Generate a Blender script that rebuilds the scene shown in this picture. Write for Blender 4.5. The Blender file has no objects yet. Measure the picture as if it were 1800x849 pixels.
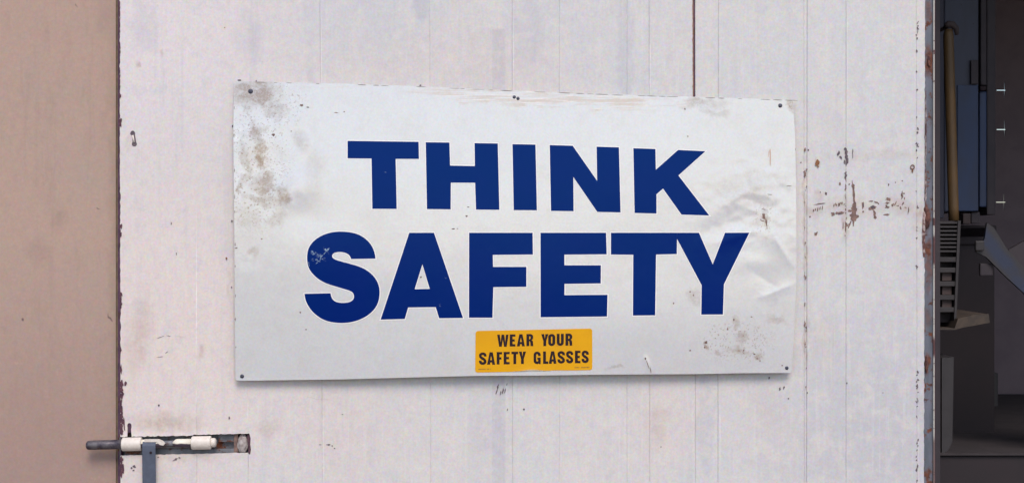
import bpy, bmesh, math, random
import numpy as np
from mathutils import Vector, noise as mn
R = math.radians
random.seed(7)
sc = bpy.context.scene
COL = sc.collection

# ------------------------------------------------------------------ layout
S = 0.00125            # metres per photograph pixel on the door's front plane
D = 3.2                # camera to door
ZC = 1.55              # camera height
def P(px, py, y=0.0):
    k = (D + y) / D
    return Vector(((px - 900) * S * k, y, ZC - (py - 424.5) * S * k))

# ------------------------------------------------------------------ camera
cd = bpy.data.cameras.new('camera'); cam = bpy.data.objects.new('camera', cd); COL.objects.link(cam)
cam.location = (0, -D, ZC); cam.rotation_euler = (R(90), 0, 0)
cd.sensor_width = 36; cd.lens = 36 * D / (1800 * S); cd.clip_start = 0.05; cd.clip_end = 5000
sc.camera = cam

# ------------------------------------------------------------------ light (bright overcast, from the upper right in front of the door)
SUN_EL, SUN_AZ = R(48), R(171)      # azimuth clockwise from +Y: sun stands behind the camera, to its right
w = bpy.data.worlds.new('World'); sc.world = w; w.use_nodes = True
wn = w.node_tree; wn.nodes.clear()
sky = wn.nodes.new('ShaderNodeTexSky'); sky.sky_type = 'NISHITA'; sky.sun_disc = False
sky.sun_elevation = SUN_EL; sky.sun_rotation = SUN_AZ; sky.air_density = 1.0; sky.dust_density = 1.6; sky.ozone_density = 1.0
bg = wn.nodes.new('ShaderNodeBackground'); bg.inputs[1].default_value = 0.14
wo = wn.nodes.new('ShaderNodeOutputWorld')
wn.links.new(sky.outputs[0], bg.inputs[0]); wn.links.new(bg.outputs[0], wo.inputs[0])
ld = bpy.data.lights.new('sun', 'SUN'); sun = bpy.data.objects.new('sun', ld); COL.objects.link(sun)
ld.energy = 1.5; ld.angle = R(26); ld.color = (1.0, 0.88, 0.80)
sd = Vector((math.sin(SUN_AZ) * math.cos(SUN_EL), math.cos(SUN_AZ) * math.cos(SUN_EL), math.sin(SUN_EL)))
sun.rotation_euler = (-sd).to_track_quat('-Z', 'Y').to_euler()
sun.location = sd * 8
sc.view_settings.view_transform = 'Standard'; sc.view_settings.look = 'None'
sc.view_settings.exposure = 0.27; sc.view_settings.gamma = 1.0

# ------------------------------------------------------------------ node helpers
class NT:
    def __init__(s, name, base=(0, 0, 0)):
        s.m = bpy.data.materials.new(name); s.m.use_nodes = True
        s.t = s.m.node_tree; s.t.nodes.clear()
        s.out = s.t.nodes.new('ShaderNodeOutputMaterial')
        s.b = s.t.nodes.new('ShaderNodeBsdfPrincipled')
        s.t.links.new(s.b.outputs[0], s.out.inputs[0])
        tc = s.t.nodes.new('ShaderNodeTexCoord')
        s.obj = s.vm('ADD', tc.outputs['Object'], tuple(base))
        # coordinates in hundreds of photograph pixels on the door plane: x right, z down
        s.px = s.vm('ADD', s.vm('MULTIPLY', s.obj, (0.01 / S, 0.01 / S, -0.01 / S)), (9.0, 0, 4.245 + ZC * 0.01 / S))
        s.pxw = s.px
    def put(s, sock, v):
        if hasattr(v, 'links') or isinstance(v, bpy.types.NodeSocket): s.t.links.new(v, sock)
        else:
            if sock.type == 'RGBA' and len(v) == 3: v = (*v, 1)
            sock.default_value = v
    def vm(s, op, a, b=None):
        n = s.t.nodes.new('ShaderNodeVectorMath'); n.operation = op
        s.put(n.inputs[0], a)
        if b is not None: s.put(n.inputs[1], b)
        return n.outputs['Value'] if op in ('LENGTH', 'DISTANCE') else n.outputs[0]
    def ma(s, op, a, b=0.0, c=None, clamp=False):
        n = s.t.nodes.new('ShaderNodeMath'); n.operation = op; n.use_clamp = clamp
        s.put(n.inputs[0], a); s.put(n.inputs[1], b)
        if c is not None: s.put(n.inputs[2], c)
        return n.outputs[0]
    def noise(s, scale, detail=3, rough=0.55, dist=0.0, vec=None, stretch=None, color=False):
        n = s.t.nodes.new('ShaderNodeTexNoise')
        v = vec if vec is not None else s.px
        if stretch: v = s.vm('MULTIPLY', v, stretch)
        s.put(n.inputs['Vector'], v); n.inputs['Scale'].default_value = scale
        n.inputs['Detail'].default_value = detail; n.inputs['Roughness'].default_value = rough
        n.inputs['Distortion'].default_value = dist
        return n.outputs['Color' if color else 'Fac']
    def rng(s, v, a, b, c=0.0, d=1.0, smooth=True):
        n = s.t.nodes.new('ShaderNodeMapRange'); n.interpolation_type = 'SMOOTHSTEP' if smooth else 'LINEAR'
        s.put(n.inputs[0], v)
        for i, q in enumerate((a, b, c, d)): n.inputs[1 + i].default_value = q
        return n.outputs[0]
    def mix(s, f, a, b, mode='MIX'):
        n = s.t.nodes.new('ShaderNodeMix'); n.data_type = 'RGBA'; n.blend_type = mode
        s.put(n.inputs[0], f); s.put(n.inputs[6], a); s.put(n.inputs[7], b)
        return n.outputs[2]
    def warp(s, amount, scale=6, detail=3):
        c = s.noise(scale, detail, color=True)
        s.pxw = s.vm('ADD', s.px, s.vm('MULTIPLY', s.vm('SUBTRACT', c, (.5, .5, .5)), (amount, 0, amount)))
    def blob(s, px, py, rx, ry, rot=0, inner=0.25, gain=1.0):
        """soft ellipse centred on photograph pixel (px,py), radii in pixels"""
        mp = s.t.nodes.new('ShaderNodeMapping'); mp.vector_type = 'TEXTURE'
        s.put(mp.inputs[0], s.pxw)
        mp.inputs['Location'].default_value = (px / 100, 0, py / 100)
        mp.inputs['Rotation'].default_value = (0, -R(rot), 0)
        mp.inputs['Scale'].default_value = (rx / 100, 1e3, ry / 100)
        return s.rng(s.vm('LENGTH', mp.outputs[0]), 1.0, inner, 0.0, gain)
    def blobs(s, lst):
        r = None
        for q in lst:
            o = s.blob(*q)
            r = o if r is None else s.ma('MAXIMUM', r, o)
        return r
    def bump(s, h, strength, dist, prev=None):
        n = s.t.nodes.new('ShaderNodeBump'); n.inputs['Strength'].default_value = strength
        n.inputs['Distance'].default_value = dist; s.put(n.inputs['Height'], h)
        if prev is not None: s.put(n.inputs['Normal'], prev)
        return n.outputs[0]
    def fin(s, col, rough=0.6, bump=None, spec=None, metal=None):
        s.put(s.b.inputs['Base Color'], col); s.put(s.b.inputs['Roughness'], rough)
        if bump is not None: s.put(s.b.inputs['Normal'], bump)
        if spec is not None: s.b.inputs['Specular IOR Level'].default_value = spec
        if metal is not None: s.put(s.b.inputs['Metallic'], metal)
        return s.m

def simple(name, c1, c2=None, rough=0.6, scale=6, metal=None, bump=0.25, stretch=None, spec=None, spots=None, spotcol=(.09, .035, .018), lo=.35, hi=.65):
    n = NT(name)
    c2 = c2 or tuple(x * 0.75 for x in c1)
    f = n.noise(scale, 5, .6, .3, stretch=stretch)
    col = n.mix(n.rng(f, lo, hi), c1, c2)
    if spots:
        col = n.mix(n.rng(n.noise(spots[0], 4, .65), spots[1], spots[1] + .06), col, spotcol)
    b = n.bump(n.noise(scale * 6, 4, .6), bump, 0.0006)
    return n.fin(col, rough, b, spec, metal)

def grain(n, col, amt=0.07, scale=26.0):
    """fine mottling of weathered paint: pinkish, yellowish and bluish flecks a few millimetres across"""
    c = n.noise(scale, 2.5, .65, color=True)
    c = n.vm('MULTIPLY', n.vm('SUBTRACT', c, (.5, .5, .5)), (amt * 1.7, amt * 1.4, amt * 2.1))
    c = n.vm('ADD', c, (1, 1, 1))
    return n.mix(1.0, col, c, 'MULTIPLY')

# ------------------------------------------------------------------ mesh helpers
def tag(o, label=None, cat=None, group=None, kind=None):
    if label: o['label'] = label
    if cat: o['category'] = cat
    if group: o['group'] = group
    if kind: o['kind'] = kind
    return o
def link(name, me, mat, parent=None, smooth=False):
    o = bpy.data.objects.new(name, me); COL.objects.link(o)
    if mat is not None and not me.materials: me.materials.append(mat)
    if parent: o.parent = parent
    if smooth:
        me.polygons.foreach_set('use_smooth', [True] * len(me.polygons))
    return o
def empty(name, loc, label, cat, group=None):
    o = bpy.data.objects.new(name, None); COL.objects.link(o); o.location = loc
    o.empty_display_size = 0.1
    return tag(o, label, cat, group)
def mesh_of(bm, name, off=(0, 0, 0)):
    off = Vector(off)
    for v in bm.verts: v.co -= off
    bmesh.ops.recalc_face_normals(bm, faces=bm.faces)
    me = bpy.data.meshes.new(name); bm.to_mesh(me); bm.free(); return me
def base_of(parent):
    return Vector(parent.location) if parent else Vector((0, 0, 0))
def obj(name, bm, mat, parent=None, smooth=False, off=None):
    off = base_of(parent) if off is None else Vector(off)
    o = link(name, mesh_of(bm, name, off), mat, parent, smooth)
    if parent is None: o.location = off
    return o
def box(bm, x0, x1, y0, y1, z0, z1, bev=0.0):
    vs = [bm.verts.new((x, y, z)) for x in (x0, x1) for y in (y0, y1) for z in (z0, z1)]
    fs = [(0, 1, 3, 2), (4, 6, 7, 5), (0, 4, 5, 1), (2, 3, 7, 6), (0, 2, 6, 4), (1, 5, 7, 3)]
    F = [bm.faces.new([vs[i] for i in f]) for f in fs]
    if bev > 0:
        es = set(e for f in F for e in f.edges)
        bmesh.ops.bevel(bm, geom=list(es), offset=bev, segments=2, affect='EDGES', profile=0.6)
    return bm
def pbox(px0, px1, py0, py1, y0, y1, bev=0.0, bm=None):
    """box whose front face covers the photograph pixels given, at depth y0..y1"""
    bm = bm or bmesh.new()
    a, b = P(px0, py0, y0), P(px1, py1, y0)
    return box(bm, a.x, b.x, y0, y1, b.z, a.z, bev)
def prism(bm, pts, y0, y1, holes=(), yf=None):
    """polygon (photograph pixels) at depth y0 extruded back to y1"""
    loops = [pts] + list(holes)
    edges = []; rings = []
    for lp in loops:
        vs = [bm.verts.new(P(x, y, y0)) for x, y in lp]; rings.append(vs)
        for i in range(len(vs)): edges.append(bm.edges.new((vs[i], vs[(i + 1) % len(vs)])))
    bmesh.ops.triangle_fill(bm, edges=edges, use_beauty=True)
    if y1 is not None:
        back = []
        for vs in rings:
            bs = [bm.verts.new((v.co.x, y1, v.co.z)) for v in vs]
            for i in range(len(vs)):
                j = (i + 1) % len(vs); bm.faces.new((vs[i], vs[j], bs[j], bs[i]))
    return bm
def tube(bm, pts, rad, seg=20, cap=True):
    """swept tube; rad a number or one per point"""
    pts = [Vector(p) for p in pts]; n = len(pts)
    rads = [rad] * n if not hasattr(rad, '__len__') else rad
    rings = []; up = None
    for i, p in enumerate(pts):
        t = (pts[min(i + 1, n - 1)] - pts[max(i - 1, 0)]).normalized()
        a = up if up is not None else (Vector((0, 1, 0)) if abs(t.y) < .9 else Vector((1, 0, 0)))
        a = (a - t * a.dot(t)).normalized(); up = a; b = t.cross(a)
        rings.append([bm.verts.new(p + (a * math.cos(k * 2 * math.pi / seg) + b * math.sin(k * 2 * math.pi / seg)) * rads[i]) for k in range(seg)])
    for i in range(n - 1):
        for k in range(seg):
            j = (k + 1) % seg
            bm.faces.new((rings[i][k], rings[i][j], rings[i + 1][j], rings[i + 1][k]))
    if cap:
        bm.faces.new(rings[0][::-1]); bm.faces.new(rings[-1])
    return bm
def lin(a, b, n): return [a + (b - a) * i / (n - 1) for i in range(n)]

# ================================================================== MATERIALS
DB = P(209, 424.5); DOOR_BASE = Vector((DB.x, 0, 0.03))
SIGN_BASE = P(905, 660, -0.012)

def door_paint():
    n = NT('weathered_white_door_paint', DOOR_BASE)
    n.warp(0.35, 3.0, 4)
    cool, warm = (.635, .645, .645), (.67, .64, .625)
    big = n.noise(.35, 4, .6)
    col = n.mix(n.rng(big, .35, .68), cool, warm)
    # rosier toward the left edge and the lower boards
    left = n.blobs([(190, 640, 330, 430, 0, .1, .75), (300, 330, 260, 260, 0, .1, .3), (780, 100, 300, 110, 0, .1, .3), (560, 760, 200, 160, 0, .1, .4), (1160, 740, 120, 150, 0, .1, .35)])
    col = n.mix(left, col, (.71, .60, .565))
    pale_left = n.blobs([(260, 60, 420, 430, 0, .05, .8), (300, 560, 330, 420, 0, .1, .7)])  # paler tone over the left boards
    col = n.mix(pale_left, col, (.765, .70, .705))
    col = n.mix(n.blobs([(280, 600, 330, 420, 0, .05, .8)]), col, (.74, .645, .60))
    worn = n.blobs([(1560, 760, 330, 330, 0, .05, .75), (1640, 420, 160, 420, 0, .1, .3)])  # greyer, darker tone toward the lower right and the right edge
    col = n.mix(worn, col, (.525, .52, .55))
    # broad vertical run marks
    st = n.noise(1.3, 4, .6, stretch=(3.2, 1, .22))
    col = n.mix(n.rng(st, .52, .72, 0, .38), col, (.545, .54, .57))
    st2 = n.noise(5, 3, .6, stretch=(3.5, 1, .12))
    col = n.mix(n.rng(st2, .52, .74, 0, .32), col, (.78, .75, .73))
    st3 = n.noise(9, 4, .7, stretch=(3.5, 1, .16))
    col = n.mix(n.rng(st3, .56, .78, 0, .26), col, (.49, .46, .48))
    tl = n.blobs([(640, 40, 260, 130, 0, .1, .35), (450, 80, 30, 80, 0, .2, .2), (1000, 60, 140, 120, 0, .2, .22)])
    col = n.mix(tl, col, (.56, .575, .62))
    # overpainted bluish patches, plus soft shade painted beside the lower seam
    pat = n.blobs([(740, 10, 26, 34, 0, .5, .35), (1100, 90, 18, 120, 0, .55, .28), (925, 60, 45, 90, 0, .4, .2),
                   (885, 790, 16, 50, 0, .5, .14), (860, 760, 60, 55, 0, .3, .14), (1241, 740, 20, 130, 0, .7, .26), (440, 60, 40, 60, 0, .3, .22), (256, 50, 40, 60, 0, .3, .25)])
    col = n.mix(pat, col, (.44, .44, .52))
    xyz = n.t.nodes.new('ShaderNodeSeparateXYZ'); n.put(xyz.inputs[0], n.vm('ADD', n.px, n.vm('MULTIPLY', n.vm('SUBTRACT', n.noise(9, 3, color=True), (.5, .5, .5)), (.06, 0, .06))))
    bx = n.ma('MULTIPLY', n.ma('MULTIPLY', n.rng(xyz.outputs[0], 8.645, 8.665), n.rng(xyz.outputs[0], 8.90, 8.86)), n.ma('MULTIPLY', n.rng(xyz.outputs[2], .50, .535), .38))
    col = n.mix(bx, col, (.46, .45, .51))
    bx = n.ma('MULTIPLY', n.ma('MULTIPLY', n.rng(xyz.outputs[0], 8.20, 8.24), n.rng(xyz.outputs[0], 8.665, 8.66)), n.ma('MULTIPLY', n.rng(xyz.outputs[2], .50, .535), .10))
    col = n.mix(bx, col, (.46, .45, .51))
    keep = n.pxw; n.pxw = n.px
    hl = n.blobs([(345.4, 590, 1.5, 250, 0, .3, .8), (435.6, 745, 1.5, 70, 0, .3, .7), (567.6, 790, 1.6, 100, 0, .3, .6), (1142.8, 110, 1.6, 70, 0, .3, .7), (565, 90, 1.4, 80, 0, .3, .4), (902.5, 90, 1.4, 90, 0, .3, .5), (1266, 760, 1.4, 90, 0, .3, .4), (1490, 120, 1.3, 120, 0, .3, .4)])  # bright highlight lines painted along the board joints
    n.pxw = keep
    col = n.mix(n.ma('MULTIPLY', hl, n.rng(n.noise(4, 3), .35, .55, .3, 1)), col, (.88, .86, .83))
    # brown stains
    br = n.noise(7, 5, .7)
    stain = n.blobs([(243, 109, 7, 12, -20, .2, .5), (283, 96, 6, 11, 0, .2, .28), (245, 590, 34, 110, 8, .1, .28), (290, 742, 90, 26, 3, .1, .42), (470, 752, 26, 22, 0, .2, .33),
                     (352, 618, 8, 18, 0, .2, .3), (1155, 745, 34, 60, 0, .1, .2), (1450, 600, 40, 60, 0, .1, .12), (1350, 720, 40, 60, 0, .1, .1), (1437, 288, 6, 14, 0, .3, .5), (1428, 372, 24, 16, 0, .2, .3), (1540, 272, 130, 12, 0, .3, .16),
                     (1438, 345, 10, 14, -30, .3, .25), (1604, 300, 8, 14, 0, .3, .3), (1500, 365, 90, 26, 3, .2, .28), (1580, 362, 50, 24, 0, .2, .3), (1612, 380, 18, 40, 0, .2, .4), (1416, 400, 6, 150, 0, .3, .35), (1489, 380, 8, 60, 0, .3, .35), (1418, 600, 7, 60, 0, .3, .4), (560, 700, 30, 2, 0, .3, .25), (228, 253, 10, 22, 0, .3, .2), (403, 500, 5, 30, 0, .2, .2), (318, 588, 16, 4, 10, .3, .2), (340, 800, 120, 16, 0, .2, .2)])
    f = n.ma('MULTIPLY', stain, n.rng(br, .25, .65, .45, 1.25))
    col = n.mix(f, col, (.40, .27, .19))
    col = n.mix(n.rng(n.noise(2.6, 5, .7, .4), .46, .64, 0, .42), col, (.735, .69, .645))
    col = n.mix(n.rng(n.noise(3.4, 5, .7, .6), .50, .68, 0, .30), col, (.53, .545, .585))
    # grime speckle
    sp = n.noise(34, 3, .7)
    reg = n.noise(1.1, 3, .6)
    col = n.mix(n.ma('MULTIPLY', n.rng(sp, .70, .77), n.rng(reg, .42, .6, .03, .42)), col, (.22, .17, .16))
    col = grain(n, col, .27, 24)
    col = grain(n, col, .16, 9)
    b = n.bump(n.noise(2.2, 4, .6, stretch=(1, 1, .35)), .4, .003)
    b = n.bump(n.noise(40, 4, .7, stretch=(1, 1, .5)), .25, .0004, b)
    return n.fin(col, n.rng(n.noise(12, 3), .3, .7, .5, .72), b, .4)

def sign_paint(name='white_enamel_sign_face'):
    n = NT(name, SIGN_BASE)
    n.warp(0.42, 4.5, 5)
    col = n.mix(n.rng(n.noise(.5, 4, .6), .35, .66), (.675, .69, .69), (.66, .675, .67))
    br = n.noise(6, 6, .75); br2 = n.noise(22, 5, .75)
    col = n.mix(n.blobs([(1240, 680, 420, 190, 0, .1, .55), (700, 690, 420, 120, 0, .1, .25)]), col, (.55, .55, .57))
    # rubbed-in tan dirt
    stain = n.blobs([(450, 165, 62, 36, 0, .3, .85), (485, 195, 26, 24, 0, .2, .6), (452, 232, 18, 26, -25, .3, .95), (461, 268, 13, 42, 3, .3, 1.0), (468, 322, 30, 30, 10, .2, 1.0), (500, 345, 24, 26, 0, .2, .85),
                     (432, 290, 14, 60, 0, .2, .5), (425, 330, 8, 14, 0, .2, .8), (460, 352, 40, 16, 10, .2, .8), (530, 248, 24, 26, 0, .2, .3), (490, 385, 22, 22, 0, .2, .4), (440, 385, 30, 28, 0, .2, .25),
                     (1235, 182, 56, 15, -3, .2, .55), (1258, 200, 36, 12, 8, .2, .4), (1388, 188, 13, 22, 0, .2, .8), (1345, 385, 8, 20, -15, .3, .7), (1241, 604, 6, 9, 0, .3, .9), (1262, 620, 12, 8, 0, .2, .4),
                     (1300, 616, 26, 12, 5, .1, .55), (1303, 592, 12, 20, 20, .2, .5), (1330, 628, 14, 12, 30, .2, .55), (1295, 566, 10, 10, 0, .2, .4), (1360, 560, 26, 10, 0, .2, .4), (1080, 645, 22, 8, 0, .2, .4),
                     (447, 440, 14, 12, 0, .2, .4), (1220, 520, 22, 16, 20, .2, .3), (555, 300, 30, 60, 0, .2, .2), (1310, 335, 80, 40, 0, .2, .20)])
    f = n.ma('MULTIPLY', stain, n.rng(br, .30, .56, .42, 1.1))
    f = n.ma('MULTIPLY', f, n.rng(br2, .3, .62, .6, 1.05))
    col = n.mix(n.ma('MULTIPLY', f, 1.15, clamp=True), col, (.335, .25, .19))
    wht = n.blobs([(430, 240, 20, 26, 0, .2, .9), (425, 320, 16, 40, 0, .2, .6), (520, 350, 30, 26, 0, .2, .5), (490, 300, 20, 60, 0, .2, .3), (440, 460, 30, 30, 0, .2, .3), (465, 285, 5, 14, 0, .2, .7)])
    col = n.mix(n.ma('MULTIPLY', wht, n.rng(n.noise(5, 5, .7), .42, .58)), col, (.86, .87, .87))
    rust = n.ma('MULTIPLY', stain, n.rng(n.noise(17, 4, .7), .58, .70))
    col = n.mix(n.ma('MULTIPLY', rust, .75, clamp=True), col, (.27, .16, .10))
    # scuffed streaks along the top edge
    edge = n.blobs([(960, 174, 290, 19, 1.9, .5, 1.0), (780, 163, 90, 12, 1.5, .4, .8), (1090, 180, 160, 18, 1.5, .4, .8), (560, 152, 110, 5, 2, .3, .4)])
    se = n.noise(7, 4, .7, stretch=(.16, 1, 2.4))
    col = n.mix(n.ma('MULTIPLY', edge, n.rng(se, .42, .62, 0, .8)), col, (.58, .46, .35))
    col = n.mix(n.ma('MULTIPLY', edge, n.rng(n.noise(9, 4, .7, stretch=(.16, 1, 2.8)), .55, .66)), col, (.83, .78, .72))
    # grey-brown mottling where the sheet is creased
    cr = n.blobs([(1300, 340, 95, 55, -20, .3, .55), (1340, 395, 50, 70, -25, .3, .5), (1350, 520, 60, 50, 0, .3, .35), (1360, 310, 40, 30, 0, .3, .3)])
    cn = n.noise(3.2, 6, .75, 1.2)
    col = n.mix(n.ma('MULTIPLY', cr, n.rng(cn, .48, .66)), col, (.50, .48, .50))
    col = n.mix(n.rng(n.noise(2.2, 5, .7, .4), .48, .66, 0, .30), col, (.60, .58, .555))
    # scattered specks
    sp = n.noise(30, 3, .7); reg = n.noise(1.7, 4, .6)
    col = n.mix(n.ma('MULTIPLY', n.rng(sp, .72, .78), n.rng(reg, .45, .62, .05, .75)), col, (.25, .20, .17))
    lf = n.blobs([(455, 290, 75, 170, 0, .3, 1.0), (490, 180, 70, 60, 0, .3, .8), (1290, 600, 90, 50, 0, .3, .8), (1345, 385, 30, 40, 0, .3, .7)])
    col = n.mix(n.ma('MULTIPLY', lf, n.rng(n.noise(24, 4, .7), .55, .64, 0, .9)), col, (.30, .21, .15))
    col = grain(n, col, .22, 25); col = grain(n, col, .07, 8)
    b = n.bump(n.noise(3.0, 4, .55), .35, .0012)
    b = n.bump(n.noise(36, 3, .6), .1, .0002, b)
    n.b.inputs['IOR'].default_value = 1.8
    return n.fin(col, n.rng(n.noise(3, 3, .5), .2, .8, .15, .20), b, .95)

def beige_paint():
    n = NT('beige_render_paint', BEIGE_BASE)
    n.warp(.5, 2, 3)
    col = n.mix(n.rng(n.noise(.4, 4, .6), .35, .68), (.47, .335, .275), (.45, .335, .28))
    col = n.mix(n.rng(n.noise(3.2, 5, .65, stretch=(1.4, 1, .5)), .5, .72, 0, .25), col, (.35, .25, .205))
    col = n.mix(n.blobs([(60, 900, 420, 520, 0, .1, .7)]), col, (.35, .24, .21))
    col = n.mix(n.rng(n.noise(2.2, 5, .65, stretch=(2.6, 1, .2)), .52, .72, 0, .3), col, (.36, .265, .225))
    col = n.mix(n.rng(n.noise(6, 5, .7), .6, .72, 0, .2), col, (.56, .44, .38))
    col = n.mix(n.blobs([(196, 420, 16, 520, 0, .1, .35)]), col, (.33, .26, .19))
    marks = n.blobs([(39, 556, 3.4, 6, 0, .2, .9), (186, 555, 2.6, 7, 0, .2, .8), (98, 384, 20, 26, 0, .1, .16), (60, 440, 26, 40, 0, .1, .14), (165, 365, 3, 3, 0, .2, .6), (126, 3, 3, 5, 0, .2, .5), (180, 20, 20, 60, 0, .1, .12)])
    col = n.mix(marks, col, (.12, .085, .085))
    sp = n.noise(22, 3, .7)
    col = n.mix(n.rng(sp, .71, .8, 0, .35), col, (.24, .17, .14))
    col = grain(n, col, .22, 22); col = grain(n, col, .10, 7)
    b = n.bump(n.noise(26, 5, .7), .35, .0006); b = n.bump(n.noise(2.5, 3, .5), .3, .003, b)
    return n.fin(col, .82, b, .25)

def letter_paint():
    n = NT('navy_blue_sign_ink', SIGN_BASE)
    n.warp(.10, 14, 4)
    col = n.mix(n.rng(n.noise(1.2, 3), .35, .65), (.0002, .0130, .146), (.0010, .0125, .150))
    rub = n.blobs([(566, 452, 13, 5, 35, .2, 1), (575, 440, 10, 3, 42, .2, 1), (553, 444, 5, 4, 20, .2, .9), (556, 458, 7, 5, 0, .2, .9), (785, 486, 4, 3, 20, .2, .8), (775, 535, 4, 3, 0, .2, .6), (576, 414, 3, 2.5, 0, .2, .7), (679, 304, 2, 2, 0, .2, 1)])
    col = n.mix(n.ma('MULTIPLY', rub, n.rng(n.noise(26, 3, .7), .48, .6)), col, (.30, .40, .52))
    col = n.mix(n.rng(n.noise(46, 2, .7), .76, .82, 0, .2), col, (.2, .25, .4))
    b = n.bump(n.noise(3.0, 4, .55), .3, .0012)
    n.b.inputs['Specular Tint'].default_value = (.25, .75, 1.0, 1)
    return n.fin(col, .2, b, .24)

def rusty_steel(name, base, c, amount=.56, extra=None, rough=.55, blue2=None):
    n = NT(name, base)
    n.warp(.2, 8, 4)
    col = n.mix(n.rng(n.noise(3, 4, .6, stretch=(2, 1, .5)), .35, .68), c, blue2 or tuple(x * .62 for x in c))
    f = n.rng(n.noise(4.5, 6, .7), amount, amount + .07)
    if extra:
        f = n.ma('MAXIMUM', f, n.ma('MULTIPLY', n.blobs(extra), n.rng(n.noise(10, 4, .7), .25, .5, .4, 1.1)), clamp=True)
    rc = n.mix(n.rng(n.noise(12, 5, .7), .35, .65), (.19, .062, .03), (.075, .03, .022))
    col = n.mix(f, col, rc)
    col = grain(n, col, .15, 25)
    b = n.bump(n.ma('ADD', n.noise(30, 4, .7), n.ma('MULTIPLY', f, .8)), .5, .0008)
    return n.fin(col, n.ma('ADD', n.ma('MULTIPLY', f, .3), rough), b, .5)

BEIGE_BASE = Vector(((100 - 900) * S, 0.026, 0))
M = {}
M['door'] = door_paint(); M['sign'] = sign_paint(); M['beige'] = beige_paint(); M['ink'] = letter_paint()
M['border'] = simple('clean_white_enamel', (.90, .89, .88), (.84, .83, .82), .25, 8, spec=.9)
M['channel'] = rusty_steel('blue_grey_edge_channel', DOOR_BASE, (.155, .165, .21), .54,
    [(1633, 108, 10, 38, 0, .2, 1), (1633, 20, 9, 26, 0, .3, .6), (1632, 440, 9, 30, 0, .3, .9), (1633, 560, 9, 26, 0, .3, .45), (1633, 835, 9, 18, 0, .3, .9), (1630, 385, 9, 34, 0, .3, 1.0), (1631, 640, 7, 26, 0, .2, 1), (1634, 470, 8, 70, 0, .2, .6)], blue2=(.10, .12, .145))
M['slotsteel'] = rusty_steel('blue_grey_slot_steel', DOOR_BASE, (.21, .22, .245), .53, [(232, 795, 20, 9, 0, .3, 1), (415, 780, 6, 24, 0, .4, 1), (330, 786, 90, 2.4, 0, .4, .9), (395, 777, 22, 1.6, 0, .4, 1)])
M['frame'] = simple('dark_maroon_door_frame', (.14, .065, .12), (.08, .04, .075), .7, 8, spots=(5, .6))
M['rustchip'] = simple('exposed_rusty_primer', (.27, .17, .14), (.15, .10, .09), .85, 10)
M['darkchip'] = simple('dark_bare_metal_chip', (.10, .08, .10), (.17, .13, .14), .8, 10)
M['orange'] = simple('orange_rust_bleed', (.30, .14, .06), (.17, .075, .04), .85, 10)
M['cream'] = simple('cream_gloss_bolt_paint', (.78, .73, .66), (.70, .63, .56), .38, 12, spots=(9, .70), spotcol=(.35, .24, .18))
M['rod'] = simple('worn_dark_bolt_steel', (.055, .045, .065), (.15, .14, .15), .42, 9, metal=.35, spots=(7, .62), spotcol=(.10, .055, .03))
M['strap'] = simple('slate_blue_painted_strap', (.095, .115, .165), (.075, .09, .13), .5, 6, spots=(16, .72), spotcol=(.04, .03, .03))
M['screw'] = simple('dark_screw_head', (.05, .055, .085), (.11, .11, .14), .4, 30, metal=.5)
M['yellow'] = None
def sticker_mat():
    n = NT('amber_vinyl_label', SIGN_BASE); n.warp(.12, 9, 4)
    col = n.mix(n.rng(n.noise(1.6, 4), .35, .7), (.78, .39, .006), (.73, .355, .008))
    f = n.blobs([(1018, 582, 14, 4, 5, .3, .8), (1028, 593, 3, 3, 0, .3, .8), (1022, 602, 5, 4, 40, .3, .4), (962, 613, 16, 3, -4, .3, .45), (948, 610, 10, 3, -8, .3, .4), (1030, 608, 10, 3, 20, .3, .3), (870, 600, 30, 20, 0, .2, .1), (936, 582, 100, 1.6, -1, .5, .4)])
    col = n.mix(n.ma('MULTIPLY', f, n.rng(n.noise(18, 4, .7), .35, .6)), col, (.40, .19, .03))
    col = grain(n, col, .05, 26)
    return n.fin(col, .4, n.bump(n.noise(6, 3), .3, .0006), .2)
M['yellow'] = sticker_mat()
M['blackink'] = simple('black_label_ink', (.020, .010, .014), (.028, .016, .02), .6, 10, spec=.2)
M['smallink'] = simple('faded_small_print', (.22, .12, .03), (.30, .16, .03), .5, 10)
M['curl'] = simple('pale_label_backing', (.80, .66, .42), (.75, .6, .38), .5, 10)

# interior
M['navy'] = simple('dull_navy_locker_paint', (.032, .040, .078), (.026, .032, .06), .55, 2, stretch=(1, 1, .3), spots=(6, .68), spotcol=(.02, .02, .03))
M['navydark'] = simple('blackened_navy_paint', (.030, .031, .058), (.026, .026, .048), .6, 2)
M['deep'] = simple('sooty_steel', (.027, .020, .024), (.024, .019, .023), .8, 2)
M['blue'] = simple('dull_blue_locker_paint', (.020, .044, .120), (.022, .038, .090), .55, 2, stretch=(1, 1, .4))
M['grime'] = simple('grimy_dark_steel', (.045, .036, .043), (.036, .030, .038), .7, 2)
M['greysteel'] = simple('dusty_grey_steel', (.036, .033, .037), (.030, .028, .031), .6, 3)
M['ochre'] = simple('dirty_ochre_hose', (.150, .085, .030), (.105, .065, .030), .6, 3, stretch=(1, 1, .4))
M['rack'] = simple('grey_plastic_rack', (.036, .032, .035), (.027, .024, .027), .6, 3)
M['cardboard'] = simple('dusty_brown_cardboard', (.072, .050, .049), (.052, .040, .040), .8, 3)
M['tan'] = simple('worn_tan_shelf_board', (.078, .058, .044), (.05, .04, .034), .75, 4)
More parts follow.
